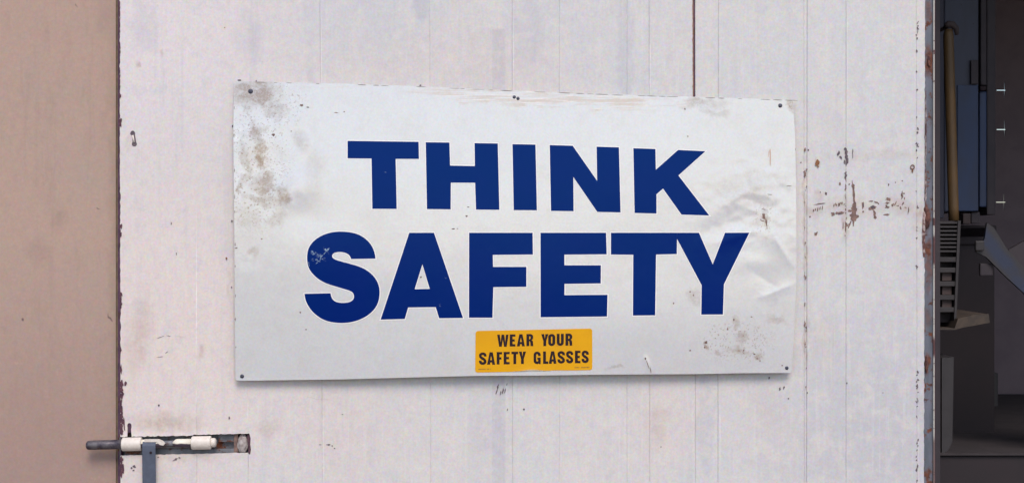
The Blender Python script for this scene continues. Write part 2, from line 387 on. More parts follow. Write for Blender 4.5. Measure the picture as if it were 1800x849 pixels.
def beam_mat():
    n = NT('scuffed_blue_grey_beam', P(1780, 545, .9))
    sp_ = n.t.nodes.new('ShaderNodeSeparateXYZ'); n.put(sp_.inputs[0], n.obj)
    t = n.ma('ADD', n.ma('MULTIPLY', sp_.outputs[0], .78), n.ma('MULTIPLY', sp_.outputs[2], .64))
    c = P(1780, 478, .9); t0 = c.x * .78 + c.z * .64
    band = n.rng(n.ma('ABSOLUTE', n.ma('SUBTRACT', n.ma('ADD', t, n.ma('MULTIPLY', n.noise(2, 4), .03)), t0 + .015)), .03, .008)
    n.band = n.ma('MULTIPLY', band, n.rng(n.noise(3, 4, .6), .25, .55, .4, 1))
    return n.fin(n.mix(n.band, (.036, .033, .037), (.024, .034, .072)), .5, n.bump(n.noise(20, 3), .3, .001))
M['bluebeam'] = beam_mat()
M['unused'] = simple('scuffed_blue_grey_beam', (.038, .040, .055), (.024, .036, .085), .5, 1.3, lo=.45, hi=.55)
M['darkwall'] = simple('dark_workshop_wall', (.20, .16, .18), (.175, .14, .16), .9, 1)
M['concrete'] = simple('grimy_concrete', (.055, .046, .051), (.040, .034, .038), .9, 2)
M['yard'] = simple('dusty_yard_ground', (.21, .175, .16), (.16, .135, .125), .95, .35)

# ================================================================== GROUND AND BUILDING SHELL
bm = bmesh.new(); r = 1500
bmesh.ops.create_grid(bm, x_segments=24, y_segments=24, size=r)
tag(obj('ground', bm, M['yard']), kind='structure')

# beige wall to the left of the door
xg = P(206.4, 0, .026).x
bm = bmesh.new(); box(bm, -7.0, xg - .0035, .026, .22, 0, 3.4)
bw = obj('beige_wall', bm, M['beige'], off=BEIGE_BASE)
tag(bw, 'smooth beige painted wall left of the white door, bolt end poking over it', 'wall')
bm = bmesh.new(); box(bm, xg - .0035, xg, .029, .20, 0, 3.4, .0008)
obj('corner_trim', bm, simple('olive_corner_trim', (.22, .17, .09), (.15, .11, .08), .6, 8), bw, off=BEIGE_BASE)
# dark frame post in the crack between wall and door
bm = bmesh.new(); box(bm, xg + .0005, xg + .040, .0275, .20, 0, 2.78)
fp = obj('frame_post', bm, M['frame'], off=(xg + .02, .1, 0))
tag(fp, 'dark maroon frame post in the thin crack between beige wall and white door', 'door frame')
# lintel wall above the doorway
bm = bmesh.new(); box(bm, xg + .001, 8.0, .034, .22, 2.79, 3.4)
tag(obj('upper_wall', bm, M['beige'], off=(1, .1, 2.79)), 'beige painted wall over the doorway, above the picture', 'wall')
bm = bmesh.new(); box(bm, 4.2, 8.0, .034, .22, 0, 2.785)
tag(obj('far_side_wall', bm, M['beige'], off=(5, .1, 0)), 'beige painted wall on the far right of the doorway', 'wall')

# ================================================================== THE DOOR
door = empty('steel_door', DOOR_BASE, 'large white painted door with vertical boards, worn and rust-chipped at its edges', 'door')
TOP, BOT = -530, 1636      # photograph rows of the door's ends, far outside the frame
def slant(x): return (x, x + (3.2 if x < 700 else 1.0))    # seams lean very slightly
def sx(pair, y): return pair[0] + (pair[1] - pair[0]) * y / 849.0
def rag(v, amp, sc_=0.11, seed=0.0):
    return (mn.noise(Vector((v * sc_, seed, 0))) + .6 * mn.noise(Vector((v * sc_ * 3.1, seed + 9, 0)))) * amp

# rows at which a board's outline gets a point
def board(pl, pr, yf, ragl=0, ragr=0, name='board', gap=.2, slot=None, back=.004):
    """one vertical board with rounded long edges; px x-pairs at rows 0 and 849"""
    bm = bmesh.new()
    rows = [TOP, -60] + lin(-10, 860, 146 if (ragl or ragr or slot) else 8) + [900, BOT]
    e, dz = .9, .0007
    prof = []
    for y in rows:
        yl = sx(pl, min(max(y, -20), 870)) + gap; yr = sx(pr, min(max(y, -20), 870)) - gap
        if ragl: yl += abs(rag(y, ragl, seed=3)) * (1 if -10 <= y <= 860 else 0)
        if ragr: yr += rag(y, ragr, seed=5) * (1 if -10 <= y <= 860 else 0)
        prof.append((y, yl, yr))
    def row_verts(y, xl, xr):
        xs = [(xl, back), (xl, yf + dz), (xl + e, yf), (xr - e, yf), (xr, yf + dz), (xr, back)]
        return [bm.verts.new((P(x, y, 0).x, d, P(x, y, 0).z)) for x, d in xs]
    prev = None
    for (y, xl, xr) in prof:
        cur = row_verts(y, xl, xr)
        if prev:
            for i in range(5): bm.faces.new((prev[i], prev[i + 1], cur[i + 1], cur[i]))
        prev = cur
    return bm

# hole cut for the bolt: ragged outline
SL_T = [(x, 766.3 - (x - 209) * .020 + rag(x, 1.5, .16, 2) + (1.2 if x < 340 else 0)) for x in lin(209, 438, 70)]
SL_B = [(x, 800.3 - (x - 209) * .022 + rag(x, 1.0, .12, 6)) for x in lin(209, 438, 70)]
def slot_y(x, T=True):
    A = SL_T if T else SL_B
    for (a, b) in zip(A, A[1:]):
        if a[0] <= x <= b[0]:
            return a[1] + (b[1] - a[1]) * (x - a[0]) / (b[0] - a[0])
    return A[-1][1] if x > 438 else A[0][1]

def cut_board(pl, pr, yf, xa, xb, which, ragl=0, extra_hole=None, back=.004):
    """board that is cut by the bolt slot: an upper and a lower piece of one sheet (plus the bit right of the slot)"""
    bm = bmesh.new(); g = .2
    def L(y):
        v = sx(pl, min(max(y, -20), 870)) + g
        return v + (abs(rag(y, ragl, seed=3)) if ragl else 0)
    def Rr(y): return sx(pr, min(max(y, -20), 870)) - g
    xe = min(Rr(780), xb)
    top = [(x, y) for x, y in SL_T if L(780) < x < xe]; botm = [(x, y) for x, y in SL_B if L(780) < x < xe]
    through = xb >= Rr(780)
    ls = [(L(y), y) for y in lin(-10, 740, 120)]
    if through:
        up = [(L(TOP), TOP)] + ls + [(L(755), 755), (L(760), slot_y(L(760)))] + top + [(Rr(760), slot_y(Rr(760))), (Rr(TOP), TOP)]
        notch = []
        lo = [(L(800), slot_y(L(800), False))] + botm + [(Rr(800), slot_y(Rr(800), False)), (Rr(BOT), BOT), (L(BOT), BOT)] + [(L(y), y) for y in lin(860, 806, 10)]
        if extra_hole:   # keyhole notch above the slot
            up2 = []
            done = False
            for p in up:
                if p in top and 223 < p[0] < 232:
                    if not done:
                        up2 += [(223.6, slot_y(223.6)), (224.0, 752), (223.4, 747), (225.5, 743.5), (228.5, 743), (231, 746), (231.2, 750), (230.4, 754), (231.4, slot_y(231.4))]; done = True
                else: up2.append(p)
            up = up2
        prism(bm, up, yf, back); prism(bm, lo, yf, back)
    else:
        pts = [(L(TOP), TOP), (L(0), 0), (L(400), 400), (L(700), 700), (L(760), slot_y(L(760)))] + top + [(438, 761), (440.5, 770), (440, 780), (441.2, 790), (439.5, 799), (436, 796)] + botm[::-1] + \
              [(L(800), slot_y(L(800), False)), (L(849), 849), (L(BOT), BOT), (Rr(BOT), BOT), (Rr(849), 849), (Rr(700), 700), (Rr(400), 400), (Rr(0), 0), (Rr(TOP), TOP)]
        prism(bm, pts, yf, back)
    return bm

seams = [(209.5, 211.5), (343, 346.3), (431.5, 436.5), (562, 566.5), (755, 757), (900, 901), (983, 983.5), (1102, 1102), (1141, 1142), (1218.6, 1222), (1263, 1262), (1413, 1414), (1419, 1418), (1487, 1487), (1610.5, 1612), (1626.5, 1624.5)]
yfs = [0, .0003, -.0004, .0, .0004, -.0003, 0.0002, .0006, .0, .0014, .0004, .0018, .0002, -.0003, .0]
for i in range(15):
    a, b = seams[i], seams[i + 1]
    if i == 0: bm = cut_board(a, b, yfs[i], 214, 999, 0, ragl=3.0, extra_hole=True)
    elif i == 1: bm = cut_board(a, b, yfs[i], 0, 999, 1)
    elif i == 2: bm = cut_board(a, b, yfs[i], 0, 438, 2)
    elif i == 9:
        bm = board((1221.8, 1222.6), b, yfs[i], gap=.25)
    elif i == 8:
        bm = board(a, (1218.6, 1222), yfs[i], ragr=.25)
    elif i == 14: bm = board(a, b, yfs[i], ragr=1.3)
    else: bm = board(a, b, yfs[i])
    o = obj('board', bm, M['door'], door)
    if i == 14: o['label'] = 'narrow right edge board with a dotted rusty seam'
    if i == 0: o['label'] = 'left edge board with flaking paint and the bolt slot'

# painted lips that close the joints between neighbouring boards just below the surface
for i, sm_ in enumerate(seams[1:-1], 1):
    spans = [(TOP, 740), (820, BOT)] if i in (1, 2) else ([(400, BOT)] if i == 9 else [(TOP, BOT)])
    bm = bmesh.new()
    for (ya, yb_) in spans:
        xa, xb = sx(sm_, min(max(ya, -20), 870)), sx(sm_, min(max(yb_, -20), 870))
        xm = sx(sm_, 0) if ya < 0 else sx(sm_, 849)
        dd = max(yfs[i - 1], yfs[i]) + .0010
        prism(bm, [(sx(sm_, -20) - 1.6, ya), (sx(sm_, -20) + 1.6, ya), (xb + 1.6, min(yb_, 870)), (xb - 1.6, min(yb_, 870))] if ya < 0 else [(xa - 1.6, ya), (xa + 1.6, ya), (xb + 1.6, yb_), (xb - 1.6, yb_)], dd, .0038)
    obj('joint_lip', bm, M['door'], door)
# rust in the torn right edge, backing sheet behind the boards (with the slot left open), steel channel and rim
bm = bmesh.new()
prism(bm, [(212, TOP), (212, BOT), (1620, BOT), (1620, TOP)], .0045, .034, holes=[[(212.5, 760), (442, 756), (442, 805), (212.5, 808)]])
obj('backing_sheet', bm, M['frame'], door)
bm = bmesh.new(); pbox(210, 442, 754, 806, .0262, .030, bm=bm)
obj('slot_plate', bm, M['slotsteel'], door)
bm = bmesh.new(); pbox(220, 420, 788.5, 800, .012, .0255, .001, bm=bm); pbox(384, 416, 764, 776.5, .014, .0255, .001, bm=bm)
o = obj('slot_channel', bm, M['slotsteel'], door)
bm = bmesh.new(); pbox(411, 418, 762, 800, .009, .0255, .001, bm=bm)
obj('slot_divider', bm, M['rustchip'], door)
# lump of old filler at the slot's right end
bm = bmesh.new()
bmesh.ops.create_icosphere(bm, subdivisions=4, radius=1)
c = P(427, 779.5, .012)
for v in bm.verts:
    d = 1 + .16 * mn.noise(v.co * 2.3) + .07 * mn.noise(v.co * 7)
    v.co = Vector((c.x + v.co.x * .0125 * d, c.y + v.co.y * .010 * d, c.z + v.co.z * .0215 * d))
obj('filler_lump', bm, simple('dirty_white_filler', (.50, .46, .44), (.28, .23, .22), .9, 9, bump=.8), door, smooth=True)
bm = bmesh.new()
prism(bm, [(434.5, 765), (437, 763), (439, 768), (441.3, 770), (440.5, 785), (441.8, 797), (439.5, 802.5), (437.8, 798), (436, 800), (436.8, 785), (434.8, 775)], .002, .02)
obj('torn_rust_edge', bm, simple('torn_maroon_rust', (.11, .055, .07), (.07, .035, .05), .9, 20), door)

bm = bmesh.new(); a = P(1622, 0, 0); b = P(1640.6, 0, 0)
box(bm, a.x, b.x, .0052, .034, DOOR_BASE.z, P(0, TOP).z)
obj('edge_channel', bm, M['channel'], door)
# bright rim of the channel: in two worn lengths like the photograph, joined by rusty stretches
bm = bmesh.new(); a = P(1640.7, 0, 0); b = P(1642.6, 0, 0)
box(bm, a.x, b.x, -.001, .036, DOOR_BASE.z, P(0, TOP).z, .0004)
n = NT('worn_bright_channel_rim', DOOR_BASE)
f = n.blobs([(1641, 440, 8, 30, 0, .7, 1), (1641, 610, 8, 22, 0, .5, 1), (1641, 820, 8, 60, 0, .7, .8), (1641, 390, 8, 8, 0, .7, 1)])
f = n.ma('MAXIMUM', f, n.rng(n.noise(6, 4, .7, stretch=(.1, 1, 1)), .58, .62))
M['rim'] = n.fin(n.mix(f, (.55, .54, .48), (.12, .055, .05)), .5, None, .5)
obj('channel_rim', bm, M['rim'], door)
bm = bmesh.new(); a = P(1642.7, 0, 0); b = P(1645.0, 0, 0)
box(bm, a.x, b.x, .004, .036, DOOR_BASE.z, P(0, TOP).z)
obj('seal_strip', bm, simple('dark_red_seal', (.10, .035, .05), (.05, .02, .03), .7, 8), door)

# small latch slot with a pale pin, upper left
bm = bmesh.new()
tube(bm, [P(233.2, 238, -.0012), P(235.8, 251, -.0012)], .0021, 10)
obj('latch_pin', bm, M['cream'], door, True)
bm = bmesh.new()
for (cx, cy, rx, ry) in ((233.2, 234.3, 4.2, 4.2), (236.0, 252.6, 4.3, 5.0)):
    pts = [(cx + rx * math.cos(t) * (1 + .1 * math.sin(3 * t)), cy + ry * math.sin(t)) for t in lin(0, 2 * math.pi, 15)[:-1]]
    prism(bm, pts, -.0009, .0005)
pts = [(231, 234), (236.4, 232), (239.6, 252), (233.6, 254)]
prism(bm, pts, -.0006, .0005)
obj('latch_socket', bm, M['darkchip'], door)

# ---- flaked paint: irregular chips, each set a part of the door
def chips(name, lst, mat, parent, y=-.0006):
    bm = bmesh.new()
    for (cx, cy, wx, wy, rot, irr) in lst:
        k = max(8, int(8 + (wx + wy) * .5)); s0 = random.random() * 50
        pts = []
        for i in range(k):
            t = 2 * math.pi * i / k
            rr = 1 + irr * mn.noise(Vector((math.cos(t) * 1.6 + s0, math.sin(t) * 1.6, 0))) * 1.6
            x, yy = math.cos(t) * wx / 2 * rr, math.sin(t) * wy / 2 * rr
            c_, s_ = math.cos(R(rot)), math.sin(R(rot))
            pts.append((cx + x * c_ - yy * s_, cy + x * s_ + yy * c_))
        y += .0000015
        prism(bm, pts, y, None)
    o = obj(name, bm, mat, parent); o['kind'] = 'stuff'; return o
rust = [(1501, 345, 4.5, 42, -4, .5), (1499.5, 327, 6, 8, 0, .5), (1501.5, 370, 9, 20, 4, .6), (1501, 382, 14, 17, 10, .7), (1495, 371, 10, 4, -10, .5), (1494, 394, 3, 14, 22, .6), (1500, 394, 2.5, 12, 10, .6),
        (1441, 358.5, 17, 1.7, -9, .5), (1430, 370, 2, 6, 10, .5), (1433.5, 368.5, 1.8, 6, 10, .5), (1437.5, 368, 2, 7, 8, .5), (1441.5, 366.5, 1.8, 6, 8, .5), (1445.5, 365, 1.5, 7, 8, .5),
        (1464.5, 376, 7, 5.5, 10, .5), (1471, 375, 5, 4, -20, .5), (1478, 374.5, 11, 4.5, -15, .4), (1466, 361, 1.8, 6, 10, .5), (1470, 360, 2.5, 6, -20, .5), (1475, 360, 4, 7, 25, .6), (1480, 358, 3, 5, 0, .6), (1484, 359, 1.6, 4, 0, .5),
        (1517, 360.5, 4.2, 11, 3, .4), (1517.5, 372, 3.2, 4, 0, .6), (1531, 354, 8, 2, -3, .4), (1540, 355.5, 8, 2.6, 20, .4), (1544, 358, 3.5, 2, 40, .4), (1532, 367, 11, 5.5, 0, .6), (1536, 364, 7, 5, 0, .6),
        (1537, 375, 4.2, 12, -8, .4), (1538.5, 382.5, 5.5, 6, 0, .4), (1561.5, 350.5, 8, 5.5, -5, .5), (1560, 357, 7, 3.5, 0, .6), (1560, 364, 8, 7, 0, .7), (1558, 377.5, 10, 3.4, 3, .4),
        (1569, 361, 4, 6, 20, .7), (1574, 358, 2, 8, 30, .6), (1578, 362, 4, 2, 0, .6), (1583, 366, 2.5, 5, -20, .6), (1587, 358, 2, 8, 30, .6), (1585.5, 345, 3, 14, 3, .7), (1589, 340, 3.5, 2.5, 0, .6), (1590, 349, 2, 4, 0, .6),
        (1592, 365, 4, 2, 20, .6), (1597, 370, 2, 12, 5, .6), (1562, 325, 2.2, 5, 8, .4), (1574, 321, 2, 2, 0, .4), (1586, 318, 2.5, 2, 0, .4), (1476.5, 324, 3, 5, 0, .6), (1493, 324, 3, 3, 0, .6),
        (1424, 381, 3, 2.6, 0, .4), (1436, 409, 3.5, 2, -50, .4), (1434, 411.5, 5, 7, 20, .4), (1442, 338, 2, 2, 0, .4), (1452, 340.5, 3.6, 5.5, -15, .4), (1482, 398, 1.8, 14, 4, .6), (1486.5, 400, 3, 11, 0, .6), (1490, 396, 1.8, 7, 20, .6),
        (1552, 690, 2, 2, 0, .4), (1421, 264, 2.5, 4, 0, .5), (1415, 264, 3.5, 6, 0, .6), (1415, 304, 4, 11, 0, .8), (1418, 298, 3, 3, 0, .5), (1398, 263, 2, 4, 0, .5), (1408, 286, 2, 2.5, 0, .5)]
for i in range(26):
    rust.append((1416.5 + random.uniform(-2.5, 1.5), random.uniform(310, 700) if i % 3 else random.uniform(560, 610), random.uniform(1, 2.2), random.uniform(1.5, 6), 0, .6))
for i in range(20):
    rust.append((1487 + random.uniform(-1.5, 1.5), random.uniform(300, 420), random.uniform(1, 2.2), random.uniform(2, 6), 0, .6))
chips('rust_chip', rust, M['rustchip'], door, -.0008)
dark = [(1487.5, 268, 5, 12, 0, .5), (1488.5, 279, 5.5, 17, 0, .5), (1484.5, 285, 2, 8, 0, .4), (1486.5, 306, 5, 10, 0, .7), (1485.5, 262, 3, 6, 0, .6), (1499, 270, 1.4, 20, 0, .6), (1474, 270, 3, 10, 20, .6), (1478, 277, 3, 6, -30, .6),
        (1534, 364.5, 8, 5, 0, .5), (1477, 375.5, 7, 2.4, -14, .4), (1452.5, 340, 2.2, 3.4, 0, .4), (1437, 286, 1, 1, 0, .2), (1517.5, 361, 2.2, 7, 0, .4),
        (921, 719, 3.2, 3.4, 0, .2), (873, 688, 1.6, 10, 18, .5), (884, 687, 2.2, 10, 12, .5), (880, 690, 1.8, 8, 10, .5), (888, 686, 1.6, 8, 14, .5), (891, 675, 1.2, 5, 16, .5), (875, 680, 2.2, 9, 16, .7), (892, 720, 1.6, 5, 15, .5),
        (577, 781, 7, 2, 5, .6), (584, 783, 3, 1.6, 20, .6), (588, 787.5, 2.5, 1.6, 30, .5), (563, 781, 5, 1, 0, .4), (602, 728, 3, 1.2, 0, .4),
        (1352, 664, 2.5, 5, 10, .6), (1371, 684, 3, 7, 15, .7), (1378, 681, 2.5, 7, 10, .7), (1386, 700, 2.5, 3, 0, .6), (1162, 785, 2, 2, 0, .3), (1488.5, 673, 2.4, 4, 0, .4), (1419, 690, 2, 4, 0, .4),
        (409, 222, 3.4, 4, 0, .3), (407.5, 389, 3, 4, 0, .4), (407, 505, 2, 3, 0, .4), (279, 712, 3.5, 3.5, 0, .3), (403, 734, 2.4, 5, 0, .4), (231, 822, 3.4, 4, 0, .5), (236, 820, 6, 4, 10, .8), (235, 826, 4, 3, 0, .6),
        (308, 807, 8, 3, -20, .7), (315, 804, 4, 3, 10, .6), (278, 803, 3, 2, 0, .4), (421, 141.5, 7, 2.2, 2, .3), (450.5, 143, 2.6, 2.6, 0, .3), (739, 151, 3.6, 3.6, 0, .2),
        (283, 592, 14, 1.0, -20, .5), (296, 590, 8, .9, 12, .5), (281, 627, 10, .9, -6, .5), (293, 619, 6, .9, -35, .5), (301, 393, 1.5, 5, 0, .4), (310, 446, 1.5, 4, 0, .4)]
for i in range(54):   # dotted flaking along the seam by the right edge
    y = random.choice([random.uniform(40, 160), random.uniform(205, 300), random.uniform(320, 480), random.uniform(650, 690), random.uniform(690, 849), random.uniform(770, 849)])
    dark.append((1612 + random.uniform(-1.6, 2.2), y, random.uniform(1.2, 3.2), random.uniform(1.5, 5.5), random.uniform(-30, 30), .7))
chips('dark_chip', dark, M['darkchip'], door, -.0012)
# chips eaten from the left edge
le = []
for (ya, yb, wdt) in ((208, 221, 4), (395, 402, 5), (409, 416, 4), (513, 540, 4.5), (613, 618, 3), (642, 655, 4.5), (669, 700, 6), (700, 716, 3.5), (726, 764, 6.5), (803, 836, 5), (2, 60, 1.6), (75, 100, 2), (120, 160, 1.6), (165, 172, 3)):
    k = max(1, int((yb - ya) / 9))
    for j in range(k):
        yy = ya + (yb - ya) * (j + .5) / k
        xl = 209.8 + yy * 2 / 849
        le.append((xl + wdt * .30, yy, wdt * random.uniform(.7, 1.2), (yb - ya) / k * 1.15, random.uniform(-6, 6), .55))
le += [(220.5, 674, 4.5, 7.5, 10, .4), (213.5, 720, 4, 22, -8, .5), (218, 745, 3, 26, -4, .5), (216, 823, 4, 14, 0, .5)]
chips('edge_flake', le, simple('maroon_edge_rust', (.13, .055, .07), (.07, .03, .05), .85, 12), door, -.0016)
ring = bmesh.new()
for (r0, r1, cx, cy) in ((2.4, 4.2, 1604, 294),):
    o_ = [(cx + r1 * math.cos(t), cy + r1 * 1.1 * math.sin(t)) for t in lin(0, 2 * math.pi, 17)[:-1]]
    i_ = [(cx + r0 * math.cos(t), cy + r0 * 1.1 * math.sin(t)) for t in lin(0, 2 * math.pi, 17)[:-1]]
    prism(ring, o_, -.0019, None, holes=[i_])
obj('rust_ring', ring, M['rustchip'], door)
chips('orange_spot', [(1437.3, 285, 7, 8, 10, .5), (1435.5, 289, 5, 5, 0, .5), (1604, 300, 3, 6, 0, .5), (1438, 293, 3, 4, 0, .5), (398, 119 + 335, 3, 4, 0, .5), (395, 49, 2, 2, 0, .3)], M['orange'], door, -.0022)
bm = bmesh.new(); prv = None
for y in lin(-12, 190, 60):
    xx = sx((1218.6, 1222), y) + .1; wl = 1.5 + rag(y, .8, .12, 31)
    cur = [bm.verts.new(P(xx - wl, y, -.0007)), bm.verts.new(P(xx + .15, y, -.0007)), bm.verts.new(P(xx + .15, y, .003))]
    if prv:
        for i in range(2): bm.faces.new((prv[i], prv[i + 1], cur[i + 1], cur[i]))
    prv = cur
obj('rusty_joint_edge', bm, simple('rusty_joint_edge', (.36, .20, .13), (.20, .10, .07), .8, 16), door)
# curled-up torn skin and rust lumps on the right edge
bm = bmesh.new()
for (y0, y1, xo, wd) in ((372, 452, 1622.6, 3.2), (300, 372, 1626.2, 1.6), (160, 300, 1626.6, 1.1)):
    prv = None
    for y in lin(y0, y1, 30):
        jx = rag(y, 1.5, .18, 14); t = math.sin(math.pi * (y - y0) / (y1 - y0))
        c = [(xo - wd * t * .6 + jx * .4, -.0015), (xo + wd * .6 + jx, -.0045 * (.4 + t)), (xo + wd * 1.2 + jx, -.0008)]
        cur = [bm.verts.new((P(x, y).x, d, P(x, y).z)) for x, d in c]
        if prv:
            for i in range(2): bm.faces.new((prv[i], prv[i + 1], cur[i + 1], cur[i]))
        prv = cur
o = obj('torn_skin_edge', bm, simple('rust_stained_torn_paint', (.55, .44, .41), (.16, .07, .06), .8, 5, lo=.42, hi=.56), door)
def lump(cx, cy, rx, ry, yy, dep, mat, name, seed):
    bm = bmesh.new(); bmesh.ops.create_icosphere(bm, subdivisions=4, radius=1); c = P(cx, cy, yy)
    for v in bm.verts:
        d = 1 + .35 * mn.noise(v.co * 1.7 + Vector((seed, 0, 0))) + .18 * mn.noise(v.co * 5)
        v.co = Vector((c.x + v.co.x * rx * S * d, yy + v.co.y * dep * d, c.z + v.co.z * ry * S * d))
    return obj(name, bm, mat, door, True)
M['flake'] = simple('scaly_orange_brown_rust', (.20, .085, .06), (.07, .03, .03), .9, 14, bump=.9)
lump(1629.5, 383, 4.6, 17, .002, .006, M['flake'], 'rust_lump', 1)
lump(1627, 368, 3.2, 9, .001, .004, M['flake'], 'rust_lump', 5)
lump(1628.5, 639, 3.0, 14, .003, .005, M['flake'], 'rust_lump', 8)
lump(1633, 108, 3.0, 10, .004, .003, M['flake'], 'rust_lump', 12)

# ================================================================== SLIDE BOLT
bolt = empty('slide_bolt', P(300, 790, -.004), 'slide bolt with dark rod and two cream sleeves in the ragged slot, lower left', 'bolt')
yb = -.0035
def arc_rod(pxs, y0px, y1px, r_px, yd, jag=0):
    pts = []; rr = []
    for (x, f) in pxs:
        py = y0px + (y1px - y0px) * (x - pxs[0][0]) / (pxs[-1][0] - pxs[0][0])
        pts.append(P(x, py, yd)); rr.append(r_px * S * f)
    bm = bmesh.new(); tube(bm, pts, rr, 28); return bm
bm = arc_rod([(152, .55), (152.8, .75), (154.5, .9), (157.5, .98), (162, 1), (185, 1.0), (216, 1.0)], 782.2, 780.3, 8.3, yb)
obj('rod', bm, M['rod'], bolt, True)
def sleeve(x0, x1, cy, r):
    bm = arc_rod([(x0, .90), (x0 + .8, .985), (x0 + 2, 1), (x1 - 2, 1), (x1 - .8, .985), (x1, .90)], cy + .3, cy - .3, r, yb)
    return obj('sleeve', bm, M['cream'], bolt, True)
sleeve(215.2, 249.2, 780.2, 12.0); sleeve(337.4, 371.2, 777.8, 11.8)
bm = arc_rod([(371, .95), (374, 1), (377, .98), (379, .85), (380.2, .6)], 777.4, 777.2, 8.2, yb)
obj('end_nub', bm, M['cream'], bolt, True)
# inner rod, painted cream on its upper side, with a worn break in the middle
nn = NT('half_painted_rod', P(300, 790, -.004)); nn.warp(.03, 12, 4)
zf = nn.t.nodes.new('ShaderNodeSeparateXYZ'); nn.t.links.new(nn.pxw, zf.inputs[0])
M['halfrod'] = nn.fin(nn.mix(nn.rng(zf.outputs[2], 7.772, 7.79), (.80, .76, .64), (.07, .05, .07)), .4, None, .5)
bm = arc_rod([(249, 1), (254, 1), (279, 1), (283, .9), (287, .62), (290.5, .15)], 779.6, 779.3, 7.6, yb)
obj('inner_rod', bm, M['halfrod'], bolt, True)
bm = arc_rod([(303, .2), (306, .65), (309.5, .95), (313, 1), (338, 1)], 778.6, 778.2, 7.6, yb)
obj('inner_rod', bm, M['halfrod'], bolt, True)
bm = arc_rod([(284, .85), (295, .85), (306, .85)], 779, 778.8, 6.0, yb + .004)
obj('worn_core', bm, M['slotsteel'], bolt, True)
# flat strap handle hanging from the bolt, bent over the rod at its top
bm = bmesh.new()
prof = [(773.5, yb - .0040), (775, yb - .0092), (777.2, yb - .0122), (781, yb - .0135), (790, yb - .0138), (849, yb - .0140), (905, yb - .0140), (925, yb - .018), (940, yb - .024)]
th = .0032; prv = None
for (py, yy) in prof:
    row = []
    for xx, dy in ((253.2, .0006), (254.0, 0), (275.4, 0), (276.4, .0006), (276.4, th), (253.2, th)):
        q = P(xx + (.6 if py > 800 else 0), py, 0); row.append(bm.verts.new((q.x, yy + dy, q.z)))
    if prv:
        for i in range(6):
            j = (i + 1) % 6; bm.faces.new((prv[i], prv[j], row[j], row[i]))
    else: bm.faces.new(row)
    prv = row
bm.faces.new(prv)
obj('strap_handle', bm, M['strap'], bolt)
bm = bmesh.new()
pts = [(264.8 + 2.3 * math.cos(t), 795.2 + 2.3 * math.sin(t)) for t in lin(0, 2 * math.pi, 15)[:-1]]
prism(bm, pts, yb - .0150, yb - .0138)
obj('strap_hole', bm, M['blackink'], bolt)
bm = bmesh.new()
prism(bm, [(253.6, 771.8), (279, 771.5), (286, 774.5), (290, 779), (287, 782.5), (281, 781.5), (276.6, 778), (276, 776.4), (254, 776.6)], yb - .0105, yb - .006)
obj('paint_build_up', bm, M['cream'], bolt)

# ================================================================== THE SIGN
L_E = [(411.5, 143), (410, 230), (412, 403), (412.8, 560), (414, 668.5)]
R_E = [(1394, 176), (1397.5, 240), (1399.5, 330), (1400, 480), (1397, 560), (1391.5, 655)]
T_E = [(411.5, 143), (600, 147.5), (740, 152), (905, 159.5), (1100, 167), (1220, 170.5), (1394, 176)]
B_E = [(414, 668.5), (440, 668.6), (600, 666.4), (735, 662.8), (840, 660.2), (950, 659.6), (1045, 658.2), (1220, 657.2), (1300, 655.6), (1391.5, 655)]
def interp(lst, t, axis):
    other = 1 - axis
    for (a, b) in zip(lst, lst[1:]):
        if a[axis] <= t <= b[axis] or b is lst[-1]:
            u = (t - a[axis]) / (b[axis] - a[axis]); u = u
            return a[other] + (b[other] - a[other]) * u
def smoothi(lst, t, axis):
    w = 9.0
    return sum(interp(lst, min(max(t + k * w, lst[0][axis]), lst[-1][axis]), axis) * g for k, g in ((-1, .25), (0, .5), (1, .25))) if lst[0][axis] + w < t < lst[-1][axis] - w else interp(lst, t, axis)
def G(x, y, cx, cy, rx, ry, rot=0):
    c_, s_ = math.cos(R(rot)), math.sin(R(rot)); dx, dy = x - cx, y - cy
    u = (dx * c_ + dy * s_) / rx; v = (-dx * s_ + dy * c_) / ry
    q = u * u + v * v
    return math.exp(-q) if q < 16 else 0.0
def ridge(x, y, x0, y0, x1, y1, wd):
    dx, dy = x1 - x0, y1 - y0; L2 = dx * dx + dy * dy
    t = max(0, min(1, ((x - x0) * dx + (y - y0) * dy) / L2))
    d = math.hypot(x - x0 - t * dx, y - y0 - t * dy)
    return math.exp(-d / wd) * math.sin(math.pi * max(.04, min(.96, t)))
